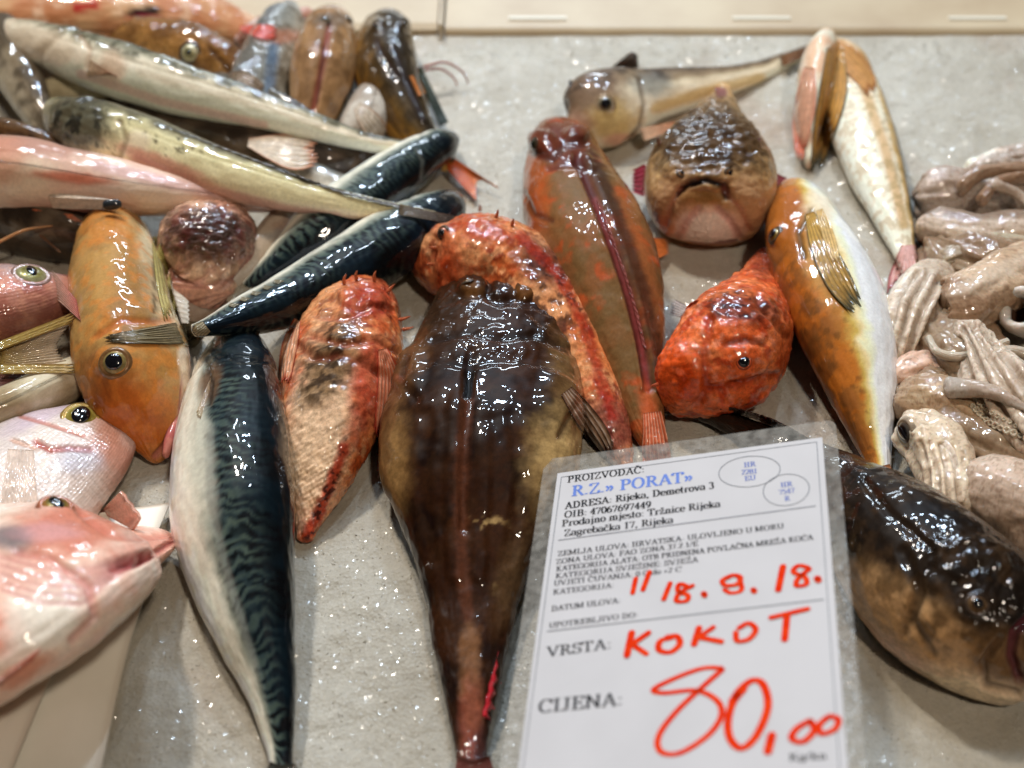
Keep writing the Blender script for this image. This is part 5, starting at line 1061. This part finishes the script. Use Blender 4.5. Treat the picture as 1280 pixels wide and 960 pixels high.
# open mantle end: rim ring over a hollow tube
Rr = []; p0 = unproj(1276, 386, 3.2); a, bb, nn = frame(nrm(nrm(CAM-p0)+[-0.3, 0, 0.3])); R0 = 22*((p0-CAM)@FW)/F
prof = [(1.35, -2.6), (1.42, -1.2), (1.38, -0.3), (1.22, 0.05), (1.0, 0.1), (0.82, -0.05), (0.74, -0.4), (0.7, -1.2), (0.6, -2.4), (0.01, -2.6)]
V, f = lathe_local(prof, 48); V[:, 0] *= 1+0.12*np.sin(np.arctan2(V[:, 1], V[:, 0])*3)
V += (fbm(V*2, 3, 4)[:, None]-0.5)*0.25
cc = np.concatenate([np.tile(PALE if h > -1 or r > 1 else c(96, 66, 50), (48, 1)) for r, h in prof]); 
Wd = p0+(V[:, :1]*a+V[:, 1:2]*bb+V[:, 2:]*nn)*R0; register(Wd, f); mesh_obj('mantle', Wd, f, M_squid, t_, cc, V[:, :2])
t_ = thing('squid', 'brown speckled squid body with a yellow patch beneath the upright arm cluster', 'squid', 1180, 520, G_)
b = mantle(t_, [(1118, 500, 14), (1140, 500, 30), (1180, 508, 38), (1225, 530, 38), (1265, 552, 32), (1310, 570, 26)], 60, 0.8, lift=0.8, base=c(190, 168, 140), top=c(150, 112, 82), wr=0.08)
b.blob(1238, 552, 34, 22, c(206, 180, 110), 0.85, 10); b.blob(1218, 530, 12, 8, c(50, 50, 52), 0.6); b.build('mantle', M_squid, t_)
t_ = thing('squid', 'pinkish squid flap tucked beside the white gurnard belly fin', 'squid', 1140, 470, G_)
mantle(t_, [(1108, 478, 12), (1130, 468, 18), (1165, 460, 18), (1200, 462, 14)], 61, 0.2, lift=1.0, base=c(200, 170, 152), wr=0.1).build('mantle', M_squid, t_)
t_ = thing('squid', 'thin white squid tentacles curling in the gap left of the dark opening', 'squid', 1190, 430, G_)
tube(t_, 'tentacle', [(1160, 420, 3.0), (1172, 440, 3.2), (1200, 446, 3.2), (1232, 436, 3.2), (1262, 426, 3.3)], [0.16, 0.22, 0.24, 0.22, 0.2], c(206, 192, 172), M_squid, n=50, m=12)
tube(t_, 'tentacle', [(1236, 448, 3.4), (1262, 440, 3.5), (1290, 446, 3.4), (1310, 460, 3.2)], [0.3, 0.34, 0.32, 0.3], c(200, 184, 164), M_squid, n=40, m=12)
mantle(t_, [(1150, 448, 10), (1175, 440, 20), (1210, 430, 24), (1250, 420, 22)], 62, 0.4, lift=0.4, base=c(160, 136, 112), name='head').build('head', M_squid, t_)
t_ = thing('squid', 'squid arm cluster with a row of suckers, topmost of the heap', 'squid', 1240, 470, G_)
b = mantle(t_, [(1202, 408, 18), (1212, 424, 26), (1232, 458, 38), (1262, 502, 46), (1310, 556, 44), (1350, 590, 36)], 64, 0.3, lift=1.9, base=c(196, 182, 166), wr=0.06, cap=(0.08, 0.02), n=220, m=120)
for q_ in ([(1204, 410), (1222, 450), (1246, 500), (1284, 560)], [(1214, 404), (1238, 446), (1266, 492), (1304, 540)], [(1226, 408), (1256, 446), (1290, 486)], [(1200, 424), (1212, 468), (1234, 520)]):
    b.groove(q_, 4, 0.22, c(150, 122, 98), 0.5); b.push(b.linem([(x+8, y-3) for x, y in q_], 4), 0.08)
b.bump(2.2, 0.08, 4); b.build('arm_bundle', M_squid, t_)
suckers(t_, [(1216, 508), (1232, 524), (1254, 536), (1284, 548)], 4.4, 12); suckers(t_, [(1219, 500), (1240, 516), (1270, 532)], 3.0, 9)
t_ = thing('squid', 'smooth grey pink squid mantle at the right edge above the dark stargazer', 'squid', 1250, 610, G_)
b = mantle(t_, [(1202, 604, 22), (1218, 606, 42), (1250, 620, 54), (1300, 645, 60), (1350, 670, 58)], 66, 0.3, lift=0.4, base=c(186, 164, 146), wr=0.03, cap=(0.12, 0.02)); b.build('mantle', M_squid, t_)
tube(t_, 'red_thread', [(1252, 566, 2.2), (1270, 574, 2.2), (1292, 584, 2.2)], [0.12, 0.14, 0.12], c(206, 70, 30), M_squid, n=16, m=8)
t_ = thing('squid', 'small squid with a black eye at the tip of the yellow gurnard tail', 'squid', 1160, 580, G_)
b = mantle(t_, [(1128, 528, 12), (1142, 536, 26), (1166, 556, 34), (1180, 590, 34), (1184, 625, 30), (1186, 650, 22)], 67, 0.45, lift=1.3, base=c(206, 190, 168), wr=0.1)
for k in range(4): b.groove([(1150+k*13, 552+k*2), (1160+k*12, 590), (1162+k*13, 640)], 3, 0.16, c(150, 116, 90), 0.5)
b.build('head', M_squid, t_); eye(t_, b, 1130, 541, 14, c(26, 22, 20), c(96, 88, 80), pup=0.85, pasp=0.45, tilt=0.2, rim=c(176, 156, 134), bulge=0.2)
arms(t_, [([(1184, 548, 2.6), (1200, 570, 2.4), (1206, 604, 1.8), (1204, 640, 1.2)], (8, 13, 13, 9)), ([(1164, 548, 2.9), (1184, 566, 2.8), (1192, 600, 2.3), (1186, 640, 1.6)], (7, 10, 10, 7))], 680)

def limp_arms(t_, n, x0, x1, y0, y1, ang, spread, seed, L0=60, L1=130, r0=0.34):
    """long tapering arms that sag over whatever is below them"""
    R = random.Random(seed)
    for k in range(n):
        x = R.uniform(x0, x1); y = R.uniform(y0, y1); a = math.radians(ang+R.uniform(-spread, spread)); w = R.uniform(-0.35, 0.35)
        L = R.uniform(L0, L1); Q = []; r = r0*R.uniform(0.75, 1.2)
        for i in range(16):
            Q.append((max(x, 1116+0.6*i), y)); x += math.cos(a)*L/15; y += math.sin(a)*L/15; a += w*0.2+R.uniform(-0.08, 0.08)
        d = [float((surf(p[0], p[1], 0)[0]-CAM)@FW) for p in Q]
        for _ in range(6):
            d = [min(d[i], (d[max(i-1, 0)]+d[min(i+1, 15)])/2+0.06) for i in range(16)]; d = [(d[max(i-1, 0)]+2*d[i]+d[min(i+1, 15)])/4 for i in range(16)]
        st = []; zc = []
        for i, p in enumerate(Q):
            v = FW+((p[0]-640)/F)*RT+((480-p[1])/F)*UPV; W_ = CAM+v*(d[i]-r*0.25); zc.append(W_[2]); st.append((p[0], p[1], r*F/d[i]*(1-0.75*(i/15)**1.3)))
        b = Body(st, roll=0, ratio=1.3, n=90, m=34, cap=(0.06, 0.05), zc=zc, seed=seed*9+k)
        colr = np.asarray(PALE)*(0.86-0.3*R.random())*[1, 0.95, 0.90]
        b.fill(colr); b.noise(0.8, 0.5, 0.12, c(176, 146, 122), 0.5, 1); b.noise(9, 0.62, 0.05, BRN, 0.3, 3); b.bump(1.2, 0.07, 4, st=0.25, ridged=True); b.bump(1.6, 0.05, 5)
        b.build('arm', M_squid, t_)
for i_, (key, n_, x0, x1, y0, y1, an, sp, la, lb) in enumerate((('brown wrinkled', 2, 1190, 1250, 225, 255, 8, 12, 90, 150),
        ('brown speckled', 1, 1170, 1200, 478, 490, 15, 15, 90, 120))):
    for o in list(COL.objects):
        if o.parent is None and o.get('label', '').find(key) >= 0 and o.get('category') == 'squid':
            limp_arms(o, n_, x0, x1, y0, y1, an, sp, 70+i_, la, lb, 0.46); break

# ================================================================== THE PRICE CARD
q_tl, q_tr, q_bl = (697, 592), (1028, 547), (647, 968)
zl, zr, zb = 4.0, 7.0, 5.5
TL = unproj(*q_tl, zl); TR = unproj(*q_tr, zr)
lo, hi = -2.0, 12.0
fz = lambda z: float((unproj(*q_bl, z)-TL)@(TR-TL))
BL = unproj(*q_bl, zb)
CX = nrm(TR-TL); CN = nrm(np.cross(CX, TL-BL)); CY = np.cross(CN, CX)      # card axes: right, normal, up
if CN[2] < 0: CN = -CN
CWD = float(np.linalg.norm(TR-TL))
print('card zb', zb, 'width', CWD, 'dot', fz(zb), 'len', np.linalg.norm(BL-TL))
def card(px, py, off=0.0):
    d = FW+((px-640)/F)*RT+((480-py)/F)*UPV
    t = ((TL+CN*off-CAM)@CN)/(d@CN); return CAM+t*d
def cl(px, py):                     # card coordinates of a photographed point: right, down (cm)
    p = card(px, py)-TL; return np.array([p@CX, -(p@CY)])
def cw(u, v, off): return TL+CX*u-CY*v+CN*off
sign = thing('price_card', 'laminated white price card with red handwriting reading 80,00 leaning on two stargazers', 'price card', 860, 800)
SK = ((BL-TL)@CX)/(-((BL-TL)@CY))
def rrect(u0, v0, u1, v1, r, z0, z1, name, mat, parent, holes=False):
    P = []
    for (cx, cy, a0) in ((u1-r, v0+r, -90), (u1-r, v1-r, 0), (u0+r, v1-r, 90), (u0+r, v0+r, 180)):
        for k in range(7):
            a = math.radians(a0+15*k); P.append((cx+r*math.cos(a), cy+r*math.sin(a)))
    P = [(u+v*SK, v) for u, v in P]
    n = len(P); V = [cw(u, v, z1) for u, v in P]+[cw(u, v, z0) for u, v in P]
    f = [tuple(range(n))[::-1], tuple(range(n, 2*n))]+[(i, (i+1) % n, n+(i+1) % n, n+i) for i in range(n)]
    return mesh_obj(name, V, f, mat, parent, smooth=False)
m, t, b = nt('clear_laminate'); N = t.nodes; L = t.links
out = N['Material Output']; tr_ = N.new('ShaderNodeBsdfTransparent'); tr_.inputs[0].default_value = (0.93, 0.92, 0.90, 1)
mixn = N.new('ShaderNodeMixShader'); mixn.inputs[0].default_value = 0.20
b.inputs['Base Color'].default_value = (*c(216, 210, 200), 1); b.inputs['Roughness'].default_value = 0.12; b.inputs['Coat Weight'].default_value = 0.6
tcn = N.new('ShaderNodeTexCoord'); nn_ = N.new('ShaderNodeTexNoise'); nn_.inputs['Scale'].default_value = 260; nn_.inputs['Detail'].default_value = 4
L.new(tcn.outputs['Object'], nn_.inputs['Vector']); mm_ = N.new('ShaderNodeMapRange'); mm_.inputs[1].default_value = 0.35; mm_.inputs[2].default_value = 0.75; mm_.inputs[3].default_value = 0.10; mm_.inputs[4].default_value = 0.26
L.new(nn_.outputs['Fac'], mm_.inputs[0]); L.new(mm_.outputs[0], mixn.inputs[0])
bpn = N.new('ShaderNodeBump'); bpn.inputs['Strength'].default_value = 0.25; bpn.inputs['Distance'].default_value = 0.001; L.new(nn_.outputs['Fac'], bpn.inputs['Height']); L.new(bpn.outputs[0], b.inputs['Normal'])
L.new(tr_.outputs[0], mixn.inputs[1]); L.new(b.outputs[0], mixn.inputs[2]); L.new(mixn.outputs[0], out.inputs['Surface'])
M_lam = m
LN = CWD*1.7
s_tl = cl(682, 576); s_tr = cl(1046, 532)
mg = 0.62
rrect(-mg-0.1, -abs(s_tl[1])-0.12, CWD+mg, LN+mg, 0.45, -0.05, -0.012, 'laminate', M_lam, sign)
M_card = noisy('card_paper', c(186, 182, 182, 1.0), c(191, 187, 187, 1.0), 30, 0.7, 0.02, coat=0.0)
rrect(0, 0, CWD, LN, 0.03, 0.0, 0.02, 'paper', M_card, sign)
M_ink = plain('black_ink', (0.008, 0.008, 0.010), 0.8, spec=0.1); M_blue = plain('blue_ink', c(52, 92, 176, 1.0), 0.5); M_navy = plain('stamp_blue', c(70, 84, 150, 1.0), 0.5)
M_line = plain('printed_line', c(72, 72, 76, 1.0), 0.5); M_red = noisy('red_marker', c(204, 34, 0, 1.0), c(216, 58, 12, 1.0), 200, 0.8, 0.0)
_zk = [0]
M_red.node_tree.nodes['Principled BSDF'].inputs['Specular IOR Level'].default_value = 0.05
M_card.node_tree.nodes['Principled BSDF'].inputs['Specular IOR Level'].default_value = 0.2
def ribbon(P, wf, zoff, V, f, cap=True):
    """P in card cm, wf(direction)->width"""
    P = np.asarray(P, float)
    if len(P) < 2: return
    d = np.gradient(P, axis=0); d = d/np.maximum(np.linalg.norm(d, axis=1, keepdims=True), 1e-9); nn = np.stack([-d[:, 1], d[:, 0]], -1)
    w = np.array([wf(x) for x in d])[:, None]*0.5
    A = P+nn*w; B = P-nn*w; o = len(V)
    for a_, b_ in zip(A, B): V.append(cw(a_[0], a_[1], zoff)); V.append(cw(b_[0], b_[1], zoff))
    for i in range(len(P)-1): f.append((o+2*i, o+2*i+1, o+2*i+3, o+2*i+2))
    if cap:
        for e in (0, -1):
            o = len(V); r = w[e, 0]
            for k in range(10): a_ = 2*math.pi*k/10; V.append(cw(P[e, 0]+r*math.cos(a_), P[e, 1]+r*math.sin(a_), zoff+0.0012))
            f.append(tuple(range(o, o+10)))
# --- a serif alphabet drawn as pen strokes: unit cap height, y up
def AR(cx, cy, rx, ry, a0, a1, n=14): return [(cx+rx*math.cos(math.radians(a0+(a1-a0)*k/n)), cy+ry*math.sin(math.radians(a0+(a1-a0)*k/n))) for k in range(n+1)]
def ST(x, y0=0.0, y1=1.0, b=1, t=1):
    r = [[(x, y0), (x, y1)]]
    if b: r.append([(x-.17, y0+.02), (x+.17, y0+.02)])
    if t: r.append([(x-.17, y1-.02), (x+.17, y1-.02)])
    return r
xh = 0.68
def SF(x, y, w=.13): return [[(x-w, y), (x+w, y)]]
car = lambda x, y: [[(x-.13, y+.2), (x, y+.06)], [(x, y+.06), (x+.13, y+.2)]]
Gl = {
'A': (.78, [[(.12, 0), (.4, 1)], [(.4, 1), (.68, 0)], [(.22, .34), (.58, .34)]]+SF(.12, .02)+SF(.68, .02)),
'B': (.72, ST(.2)+[[(.2, .97), (.38, .97)]+AR(.38, .75, .2, .22, 90, -90)+[(.2, .53)], [(.2, .53), (.4, .53)]+AR(.4, .275, .22, .255, 90, -90)+[(.2, .02)]]),
'C': (.76, [AR(.42, .5, .32, .49, 40, 320, 22), [(.68, .98), (.68, .68)]]),
'D': (.8, ST(.2)+[[(.2, .98), (.38, .98)]+AR(.38, .5, .3, .48, 90, -90, 18)+[(.2, .02)]]),
'E': (.7, ST(.2)+[[(.2, .98), (.6, .98), (.6, .78)], [(.2, .52), (.46, .52)], [(.46, .62), (.46, .42)], [(.2, .02), (.62, .02), (.62, .24)]]),
'F': (.64, ST(.2)+[[(.2, .98), (.58, .98), (.58, .78)], [(.2, .52), (.46, .52)], [(.46, .62), (.46, .42)]]),
'G': (.8, [AR(.42, .5, .32, .49, 45, 340, 22), [(.68, .98), (.68, .72)], [(.7, .42), (.7, .06)], [(.52, .42), (.8, .42)]]),
'H': (.82, ST(.2)+ST(.62)+[[(.2, .5), (.62, .5)]]),
'I': (.42, ST(.2)), 'J': (.5, [[(.3, .98), (.3, .25)]+AR(.16, .22, .14, .2, 0, -150, 8)]+SF(.3, .98, .17)),
'K': (.8, ST(.2)+[[(.62, .98), (.26, .5)], [(.34, .58), (.68, .02)]]+SF(.64, .98)+SF(.68, .02)),
'L': (.68, ST(.2)+[[(.2, .02), (.6, .02), (.6, .26)]]),
'M': (.98, [[(.16, 0), (.16, 1)], [(.16, 1), (.47, .1)], [(.47, .1), (.78, 1)], [(.8, 1), (.8, 0)]]+SF(.14, .98)+SF(.16, .02)+SF(.8, .98)+SF(.8, .02)),
'N': (.82, [[(.16, 0), (.16, 1)], [(.16, 1), (.66, .02)], [(.66, 0), (.66, 1)]]+SF(.12, .98)+SF(.16, .02)+SF(.66, .98)),
'O': (.82, [AR(.41, .5, .31, .49, 0, 360, 26)]),
'P': (.68, ST(.2)+[[(.2, .97), (.36, .97)]+AR(.36, .73, .22, .24, 90, -90)+[(.2, .49)]]),
'R': (.76, ST(.2)+[[(.2, .97), (.36, .97)]+AR(.36, .75, .2, .22, 90, -90)+[(.2, .53)], [(.38, .53), (.66, .02)]]+SF(.68, .02, .09)),
'S': (.6, [AR(.3, .75, .2, .23, 30, 250, 12)+AR(.3, .26, .23, .25, 80, -150, 14), [(.52, .98), (.5, .74)], [(.08, .28), (.08, .02)]]),
'T': (.7, ST(.35, t=0)+[[(.06, .76), (.06, .98), (.64, .98), (.64, .76)]]),
'U': (.8, [[(.18, .98), (.18, .3)]+AR(.42, .3, .24, .29, 180, 360, 12)+[(.66, .98)]]+SF(.18, .98)+SF(.66, .98)),
'V': (.78, [[(.12, .98), (.42, .0)], [(.4, 0), (.68, .98)]]+SF(.12, .98)+SF(.68, .98)),
'Z': (.68, [[(.1, .76), (.1, .98), (.6, .98)], [(.58, .98), (.08, .02)], [(.08, .02), (.6, .02), (.6, .26)]]),
'a': (.54, [AR(.24, .5, .17, .17, 160, 0, 8)+[(.41, .08), (.5, .03)], AR(.24, .2, .18, .19, 90, 400, 14)]),
'b': (.58, [AR(.31, .34, .2, .33, 0, 360, 18), [(.13, 1), (.13, 0)]]+SF(.08, .98, .08)),
'c': (.48, [AR(.27, .34, .2, .33, 40, 320, 14)]),
'd': (.6, [AR(.27, .34, .2, .33, 0, 360, 18), [(.47, 1), (.47, 0)]]+SF(.42, .98, .08)+SF(.52, .02, .06)),
'e': (.5, [AR(.27, .34, .2, .33, 0, 320, 18), [(.08, .36), (.47, .36)]]),
'g': (.54, [AR(.26, .42, .18, .24, 0, 360, 14), AR(.26, -.08, .2, .15, 0, 360, 14), [(.4, .62), (.52, .66)]]),
'i': (.32, ST(.16, 0, .66, 1, 0)+SF(.1, .65, .07)+[[(.16, .86), (.16, .98)]]),
'j': (.34, [[(.2, .65), (.2, -.08)]+AR(.1, -.08, .1, .14, 0, -120, 6), [(.2, .86), (.2, .98)]]+SF(.14, .65, .07)),
'k': (.6, ST(.16, 0, 1, 1, 0)+[[(.48, .64), (.18, .3)], [(.26, .38), (.52, .02)]]+SF(.48, .65, .1)+SF(.53, .02, .08)+SF(.1, .98, .07)),
'm': (.92, ST(.16, 0, .66, 1, 0)+ST(.46, 0, .45, 1, 0)+ST(.76, 0, .45, 1, 0)+[AR(.31, .46, .15, .2, 180, 0, 8), AR(.61, .46, .15, .2, 180, 0, 8)]),
'n': (.62, ST(.16, 0, .66, 1, 0)+ST(.46, 0, .45, 1, 0)+[AR(.31, .46, .15, .2, 180, 0, 8)]),
'o': (.54, [AR(.27, .34, .2, .33, 0, 360, 18)]),
'r': (.46, ST(.16, 0, .66, 1, 0)+[AR(.32, .44, .15, .2, 180, 40, 8)]),
's': (.42, [AR(.22, .5, .13, .15, 30, 250, 8)+AR(.22, .17, .15, .17, 80, -150, 10)]),
't': (.38, [[(.16, .92), (.16, .14)]+AR(.26, .13, .1, .12, 180, 300, 6), [(.03, .64), (.34, .64)]]),
'u': (.62, [[(.16, .66), (.16, .2)]+AR(.3, .2, .14, .18, 180, 350, 8), [(.46, .66), (.46, 0)]]),
'v': (.54, [[(.08, .65), (.28, 0)], [(.28, 0), (.46, .65)]]+SF(.08, .65, .08)+SF(.46, .65, .08)),
'z': (.5, [[(.07, .5), (.07, .65), (.42, .65)], [(.42, .65), (.05, .03)], [(.05, .03), (.42, .03), (.42, .2)]]),
'0': (.54, [AR(.27, .5, .2, .48, 0, 360, 22)]), '1': (.54, ST(.28, t=0)+[[(.12, .82), (.28, .98)]]),
'2': (.54, [AR(.26, .74, .19, .24, 160, -40, 10)+[(.08, .04)], [(.06, .06), (.48, .06)]]),
'3': (.54, [AR(.25, .76, .17, .22, 150, -90, 10), AR(.25, .27, .21, .27, 90, -150, 12)]),
'4': (.54, ST(.36, t=0)+[[(.36, .98), (.04, .3)], [(.04, .3), (.5, .3)]]),
'5': (.54, [[(.46, .96), (.16, .96), (.12, .58)]+AR(.25, .3, .21, .3, 110, -150, 12)]),
'6': (.54, [AR(.27, .3, .19, .29, 0, 360, 18), AR(.5, .4, .42, .58, 180, 110, 8)]),
'7': (.54, [[(.06, .8), (.08, .95), (.48, .95)], [(.48, .95), (.22, 0)]]),
'8': (.54, [AR(.27, .75, .16, .22, 0, 360, 16), AR(.27, .27, .2, .26, 0, 360, 18)]),
'9': (.54, [AR(.27, .69, .19, .29, 0, 360, 18), AR(.04, .6, .42, .58, 0, -70, 8)]),
':': (.32, [[(.16, .06), (.16, .14)], [(.16, .52), (.16, .6)]]), '.': (.28, [[(.13, .03), (.13, .12)]]), ',': (.28, [[(.13, .12), (.15, .0), (.08, -.14)]]),
'-': (.36, [[(.06, .32), (.3, .32)]]), '+': (.56, [[(.08, .36), (.48, .36)], [(.28, .12), (.28, .6)]]), '/': (.34, [[(.02, 0), (.3, 1)]]), ' ': (.3, []),
'\u00bb': (.56, [[(.08, .56), (.24, .32)], [(.24, .32), (.08, .08)], [(.3, .56), (.46, .32)], [(.46, .32), (.3, .08)]]),
}
for k_, b_ in (('\u010c', 'C'), ('\u017d', 'Z')): Gl[k_] = (Gl[b_][0], Gl[b_][1]+car(.38, 1.02))
for k_, b_ in (('\u010d', 'c'), ('\u017e', 'z')): Gl[k_] = (Gl[b_][0], Gl[b_][1]+car(.27, .76))
Gl['\u0106'] = (Gl['C'][0], Gl['C'][1]+[[(.36, 1.08), (.48, 1.24)]]); Gl['\u0110'] = (Gl['D'][0], Gl['D'][1]+[[(.04, .5), (.36, .5)]])
def text(s, px0, py0, px1, py1, cap, mat, bold=1.0, name='printed_line_of_text'):
    """baseline from (px0,py0) to (px1,py1) as photographed, cap height in photographed pixels at its start"""
    A = cl(px0, py0); B = cl(px1, py1); H = np.linalg.norm(cl(px0, py0-cap)-A)
    d = B-A; Ln = np.linalg.norm(d); d = d/Ln; up = np.array([d[1], -d[0]])
    tot = sum(Gl[ch][0] for ch in s); sx = Ln/tot; V = []; f = []; x = 0
    thick = 0.185*bold*min(H, sx*1.15); thin = 0.062*min(H, sx)*bold
    for ch in s:
        adv, sts = Gl[ch]
        for k, q in enumerate(sts):
            P = [A+d*((x+a)*sx)+up*(b_*H) for a, b_ in q]
            if len(P) > 2 or True:
                P = [P[0]]+[P[i] for i in range(1, len(P))]
            def wf(t_, d=d, up=up):
                a = abs(t_@up); bsl = (t_@d)*(t_@up)       # >0 rising diagonal: thin, falling: thick
                return thin+(thick-thin)*(a**1.3)*(0.55 if bsl > 0.15 and a < 0.98 and len(P) == 2 else 1.0)
            # split at corners so that each leg keeps its own pen width
            seg = [P[0]]
            for i in range(1, len(P)):
                seg.append(P[i])
                if i < len(P)-1:
                    u = P[i]-P[i-1]; w = P[i+1]-P[i]
                    if (u@w)/(np.linalg.norm(u)*np.linalg.norm(w)+1e-9) < 0.6:
                        ribbon(seg, wf, 0.030+0.002*(k % 4), V, f, cap=False); seg = [P[i]]
            ribbon(seg, wf, 0.030+0.002*(k % 4), V, f, cap=False)
        x += adv
    return mesh_obj(name, V, f, mat, paper, smooth=False)
paper = [o for o in sign.children if o.name.startswith('paper')][0]
# 'parent' of the writing is the sheet of paper
text('PROIZVO\u0110A\u010c:', 709, 604, 806, 591, 7.8, M_ink, 1.0)
text('R.Z.\u00bb PORAT\u00bb', 714, 621, 867, 602, 12.8, M_blue, 1.15)
text('ADRESA: Rijeka, Demetrova 3', 706, 637, 893, 611, 8, M_ink, 1.1)
text('OIB: 47067697449', 705, 648, 814, 635, 8, M_ink, 1.1)
text('Prodajno mjesto: Tr\u017enice Rijeka', 702, 659, 901, 634, 8, M_ink, 1.1)
text('Zagreba\u010dka 17, Rijeka', 705, 671, 842, 654, 8, M_ink, 1.1)
text('ZEMLJA ULOVA: HRVATSKA- ULOVLJENO U MORU', 697, 696, 980, 661, 6.2, M_ink)
text('ZONA ULOVA: FAO ZONA 37.2.1/E', 695, 706, 873, 683, 6.2, M_ink)
text('KATEGORIJA ALATA: OTB PRIDNENA POVLA\u010cNA MRE\u017dA KO\u0106A', 695, 715, 1017, 675, 6.2, M_ink)
text('KATEGORIJA SVJE\u017dINE: SVJE\u017dA', 694, 724, 873, 703, 6.2, M_ink)
text('UVJETI \u010cUVANJA: 0 C do +2 C', 692, 733, 852, 715, 6.2, M_ink)
text('KATEGORIJA:', 691, 744, 768, 735, 6.2, M_ink)
text('DATUM ULOVA:', 689, 765, 776, 754, 6.6, M_ink)
text('UPOTREBLJIVO DO:', 686, 786, 798, 772, 6.6, M_ink)
text('VRSTA:', 683, 822, 765, 811, 12.5, M_ink)
text('CIJENA:', 672, 892, 779, 882, 16, M_ink)
text('Kg/kn', 986, 952, 1034, 949, 9, M_ink, 1.1)
text('HR', 930, 585, 945, 583, 6, M_navy, 1.1); text('2281', 927, 594, 947, 592, 6, M_navy, 1.1); text('EU', 931, 602, 945, 600, 6, M_navy, 1.1)
text('HR', 976, 610, 991, 608, 6, M_navy, 1.1); text('7547', 974, 619, 994, 616, 6, M_navy, 1.1); text('R', 981, 627, 988, 626, 6, M_navy, 1.1)
def inkline(pts, wcm, mat, name, z=0.032):
    V = []; f = []; ribbon([cl(*p) for p in pts], lambda d: wcm, z, V, f, cap=False); return mesh_obj(name, V, f, mat, paper, smooth=False)
inkline([(698, 676), (1020, 633)], 0.05, M_line, 'printed_rule'); inkline([(684, 790), (1030, 750)], 0.055, M_line, 'printed_rule')
inkline([(702, 597), (1021, 553)], 0.03, M_line, 'printed_rule'); inkline([(702, 597), (653, 968)], 0.03, M_line, 'printed_rule'); inkline([(1021, 553), (1050, 968)], 0.03, M_line, 'printed_rule')
def ell(x, y, rx, ry, rot):
    a = np.linspace(0, 2*math.pi, 49); r = math.radians(rot)
    return [(x+rx*math.cos(k)*math.cos(r)-ry*math.sin(k)*math.sin(r), y+rx*math.cos(k)*math.sin(r)+ry*math.sin(k)*math.cos(r)) for k in a]
inkline(ell(937, 590, 38.5, 19, -6), 0.035, M_line, 'stamp_oval'); inkline(ell(983, 613, 29, 19.5, -8), 0.035, M_line, 'stamp_oval')
def hand(pts, wpx, name='red_marker_stroke', mat=None):
    n = max(12, len(pts)*8); Q = resample([cl(*p) for p in pts], np.linspace(0, 1, n))
    k = wpx*((card(*pts[0])-CAM)@FW)/F; V = []; f = []; _zk[0] += 1
    wv = 0.9+0.2*rnd.random()
    ribbon(Q, lambda d: k*wv*(0.9+0.25*abs(d[1])), 0.042+0.003*(_zk[0] % 7), V, f); return mesh_obj(name, V, f, mat or M_red, paper, smooth=False)
# ditto mark and date
hand([(795, 724), (791, 742)], 5.5); hand([(812, 716), (804, 738)], 5.5)
hand([(838, 730), (830, 750)], 6); hand([(862, 735), (850, 731), (848, 740), (860, 745), (858, 752), (846, 752), (850, 742), (866, 733)], 5.5); hand([(880, 743), (881, 745)], 8)
hand([(906, 724), (917, 720), (926, 723), (922, 731), (908, 733), (903, 727), (912, 722)], 5.5); hand([(924, 722), (927, 738), (914, 742), (906, 738)], 5.5); hand([(942, 738), (943, 740)], 7.5)
hand([(979, 709), (973, 738)], 7); hand([(1010, 710), (998, 708), (992, 716), (1006, 722), (1008, 731), (996, 733), (998, 724), (1012, 712)], 6.5); hand([(1022, 724), (1023, 726)], 8)
# the kind of fish
hand([(790, 792), (784, 820)], 8); hand([(811, 792), (788, 808)], 7.5); hand([(790, 806), (808, 818)], 7.5)
hand([(840, 798), (826, 802), (824, 813), (838, 816), (850, 806), (846, 796), (834, 797)], 7)
hand([(874, 786), (868, 806)], 7.5); hand([(892, 785), (870, 800)], 7); hand([(872, 797), (902, 803)], 7)
hand([(920, 792), (922, 802), (936, 800), (945, 788), (936, 780), (924, 786)], 7)
hand([(964, 773), (985, 768), (1010, 762)], 7.5); hand([(984, 770), (981, 800)], 8)
# the price
hand([(902, 836), (880, 836), (850, 846), (818, 862), (830, 867), (870, 864), (896, 876), (902, 895), (885, 920), (850, 942), (826, 940), (824, 920), (846, 890), (880, 858), (903, 838)], 6.8)
hand([(930, 862), (916, 880), (910, 905), (914, 926), (928, 936), (946, 920), (960, 885), (955, 858), (942, 851), (926, 862), (915, 878)], 8)
hand([(965, 920), (960, 940)], 9)
hand([(1012, 902), (996, 912), (990, 924), (1004, 928), (1018, 914), (1014, 903)], 7.5); hand([(1034, 898), (1024, 908), (1028, 918), (1044, 912), (1048, 900), (1038, 896)], 7.5)
for (x, y) in ((1104, 604), (1090, 640)):
    pass
